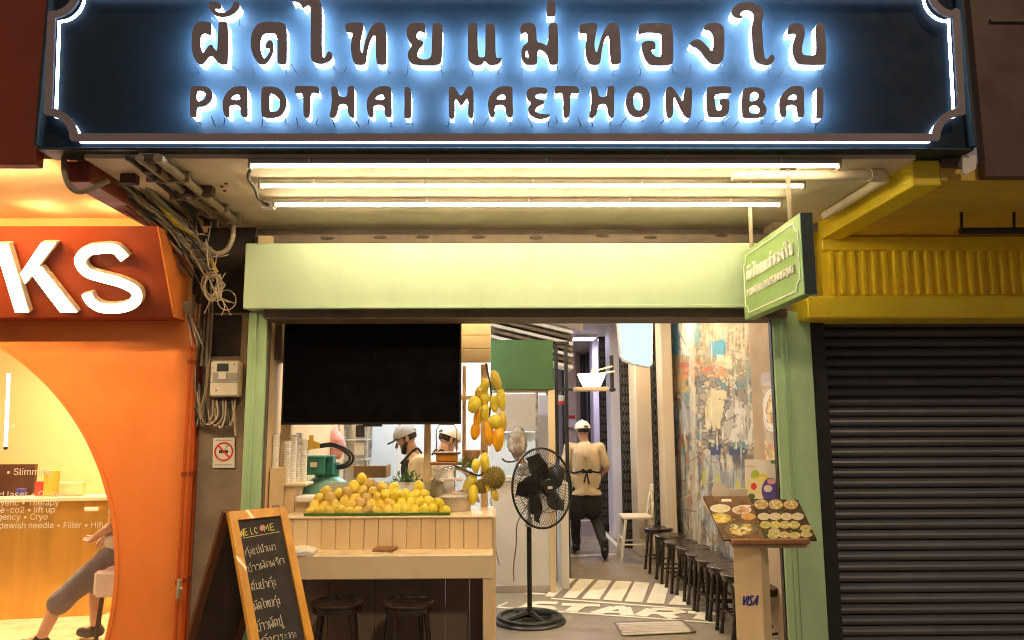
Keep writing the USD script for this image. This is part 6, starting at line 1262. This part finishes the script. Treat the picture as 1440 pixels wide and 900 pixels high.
    if apron == 'back':
        zt_, pv = J['chest'], J['pelvis']; w = .158
        wst = pv + (0, 0, .14); t.add('apron_tie', tube([wst + ((w + .035) * math.cos(a), (w - .002) * math.sin(a), .012 * math.sin(3 * a)) for a in np.linspace(0, 2 * math.pi, 30)[:-1]], .013, 6, True), 'apron', local=True)
        k_ = wst + (0, -w - .008, 0)
        for dx, dz in ((-.05, -.03), (.05, -.035)): t.add('apron_bow', tube(bez([k_, k_ + (dx, -.012, .035), k_ + (dx * 1.2, -.012, dz * .2), k_], 10), .009, 5), 'apron', local=True)
        for dx, dz in ((-.035, -.13), (.03, -.15)): t.add('apron_string', tube(bez([k_, k_ + (dx * .5, -.01, dz * .5), k_ + (dx, -.004, dz)], 8), .010, 5), 'apron', local=True)
        t.add('apron_skirt', fused([(wst + (x, .045, -.02), .128, wst + (x * 1.15, .02, -.47), .132) for x in (-.066, .066)], .025, 5), 'apron', smooth=True, local=True)
    elif apron:
        ap = [(J['chest'] + (x, .075, .02), .085, J['pelvis'] + (x * 1.4, .09, .02), .10) for x in (-.06, .06)]; t.add('apron_front', fused(ap, .025, 5), 'apron', smooth=True, local=True)
        for s in 'LR': p = J['neck'] + (J['sh' + s] - J['neck']) * .28; t.add('apron_strap', tube(bez([p + (0, -.06, .02), p + (0, .0, .062), J['chest'] + ((J['sh' + s] - J['chest'])[0] * .35, .16, .06)], 10), .010, 5), 'apron', local=True)
    return t
# the man walking away down the corridor
A_L, A_R = atz(815, 780, 0), atz(845, 786, 0)
base = np.array([(A_L[0] + A_R[0]) / 2 - .05, 9.72, 0])
lo = lambda p, z: np.array([p[0] - base[0], p[1] - base[1], z])
person('man in a white cap and cream shirt walking away down the corridor', tuple(base), 0, dict(
    pelvis=(0, 0, .92), chest=(.0, .02, 1.27), neck=(0, .045, 1.425), head=(-.015, .075, 1.555), look=(-.35, 1, -.06), shL=(-.195, .02, 1.36), shR=(.195, .02, 1.355), elL=(-.27, -.02, 1.09), wrL=(-.27, .06, .86), elR=(.275, .02, 1.09), wrR=(.20, .17, .98),
    hipL=(-.085, 0, .89), hipR=(.085, 0, .89), knL=(-.125, .12, .49), anL=lo(A_L, .095) + (-.03, .10, 0), toeL=(-.02, .14, -.045), knR=(.13, .06, .48), anR=lo(A_R, .13) + (.03, -.14, 0), toeR=(.02, .12, -.09)), apron='back', brim=False, sleeve=.78, girth=1.1)
# two cooks behind the counter
def cook(lab, hx, hy, Y, rz, **kw):
    Hd = at(hx, hy, Y); r = math.radians(rz); h = np.array([0, .17, 1.53]); wx = np.array([h[0] * math.cos(r) - h[1] * math.sin(r), h[0] * math.sin(r) + h[1] * math.cos(r), h[2]]); loc = Hd - wx
    return person(lab, (loc[0], loc[1], loc[2]), rz, dict(pelvis=(0, 0, .92), chest=(0, .06, 1.26), neck=(0, .105, 1.41), head=(0, .17, 1.53), look=(0, 1, -.45), shL=(-.185, .05, 1.34), shR=(.185, .05, 1.34), elL=(-.23, .10, 1.06), wrL=(-.15, .33, 1.04), elR=(.23, .10, 1.06), wrR=(.15, .33, 1.03), hipL=(-.085, 0, .89), hipR=(.085, 0, .89), knL=(-.09, .05, .49), anL=(-.09, 0, .09), toeL=(-.02, .14, -.045), knR=(.09, .05, .49), anR=(.09, 0, .09), toeR=(.02, .14, -.045)), apron=True, **kw)
cook('bearded cook in a grey and white cap looking down, nearest the blue cabinet', 572, 619, 7.0, 96, hat='cap_grey', beard=True, shirt='shirt_cream', girth=1.1)
cook('cook in a white cap bending over behind the wooden tray', 630, 621, 7.15, -62, hat='cap_white', shirt='shirt_white', skin='skin_pale', brim=False)
# the person sitting behind the round window
Hp = at(181, 772, 6.0)
person('person in grey shorts sitting with one leg stretched out behind the round window', (Hp[0], 6.0, 0), 82, dict(
    pelvis=(0, 0, .74), chest=(0, -.06, 1.10), neck=(0, -.05, 1.27), head=(0, -.01, 1.40), look=(0, 1, -.2), shL=(-.18, -.05, 1.20), shR=(.18, -.05, 1.20), elL=(-.22, -.02, .93), wrL=(-.14, .16, .84), elR=(.22, .02, .93), wrR=(.12, .2, .82),
    hipL=(-.09, .02, .70), hipR=(.09, .02, .70), knL=(-.12, .45, .36), anL=(-.13, .58, .075), toeL=(-.03, .13, -.03), knR=(.14, .36, .46), anR=(.16, .34, .09), toeR=(.03, .14, -.04)), skin='skin_pale', shirt='shirt_white', legs='shorts_grey', hat=None, apron=None, short=True)
st_ = Thing('white_stool', 'white seated stool with dark legs under the sitting person', 'stool', (Hp[0] + .05, 6.0, 0))
x = Hp[0] + .05
st_.add('seat', cbox(x - .21, x + .2, 5.8, 6.2, .40, .60, .03), 'cup_white')
for dx in (-.15, .15):
    for dy in (-.15, .15): st_.add('leg', tube([(x + dx, 6 + dy, .41), (x + dx * 1.15, 6 + dy * 1.15, 0)], .018, 8), 'dark_brown')
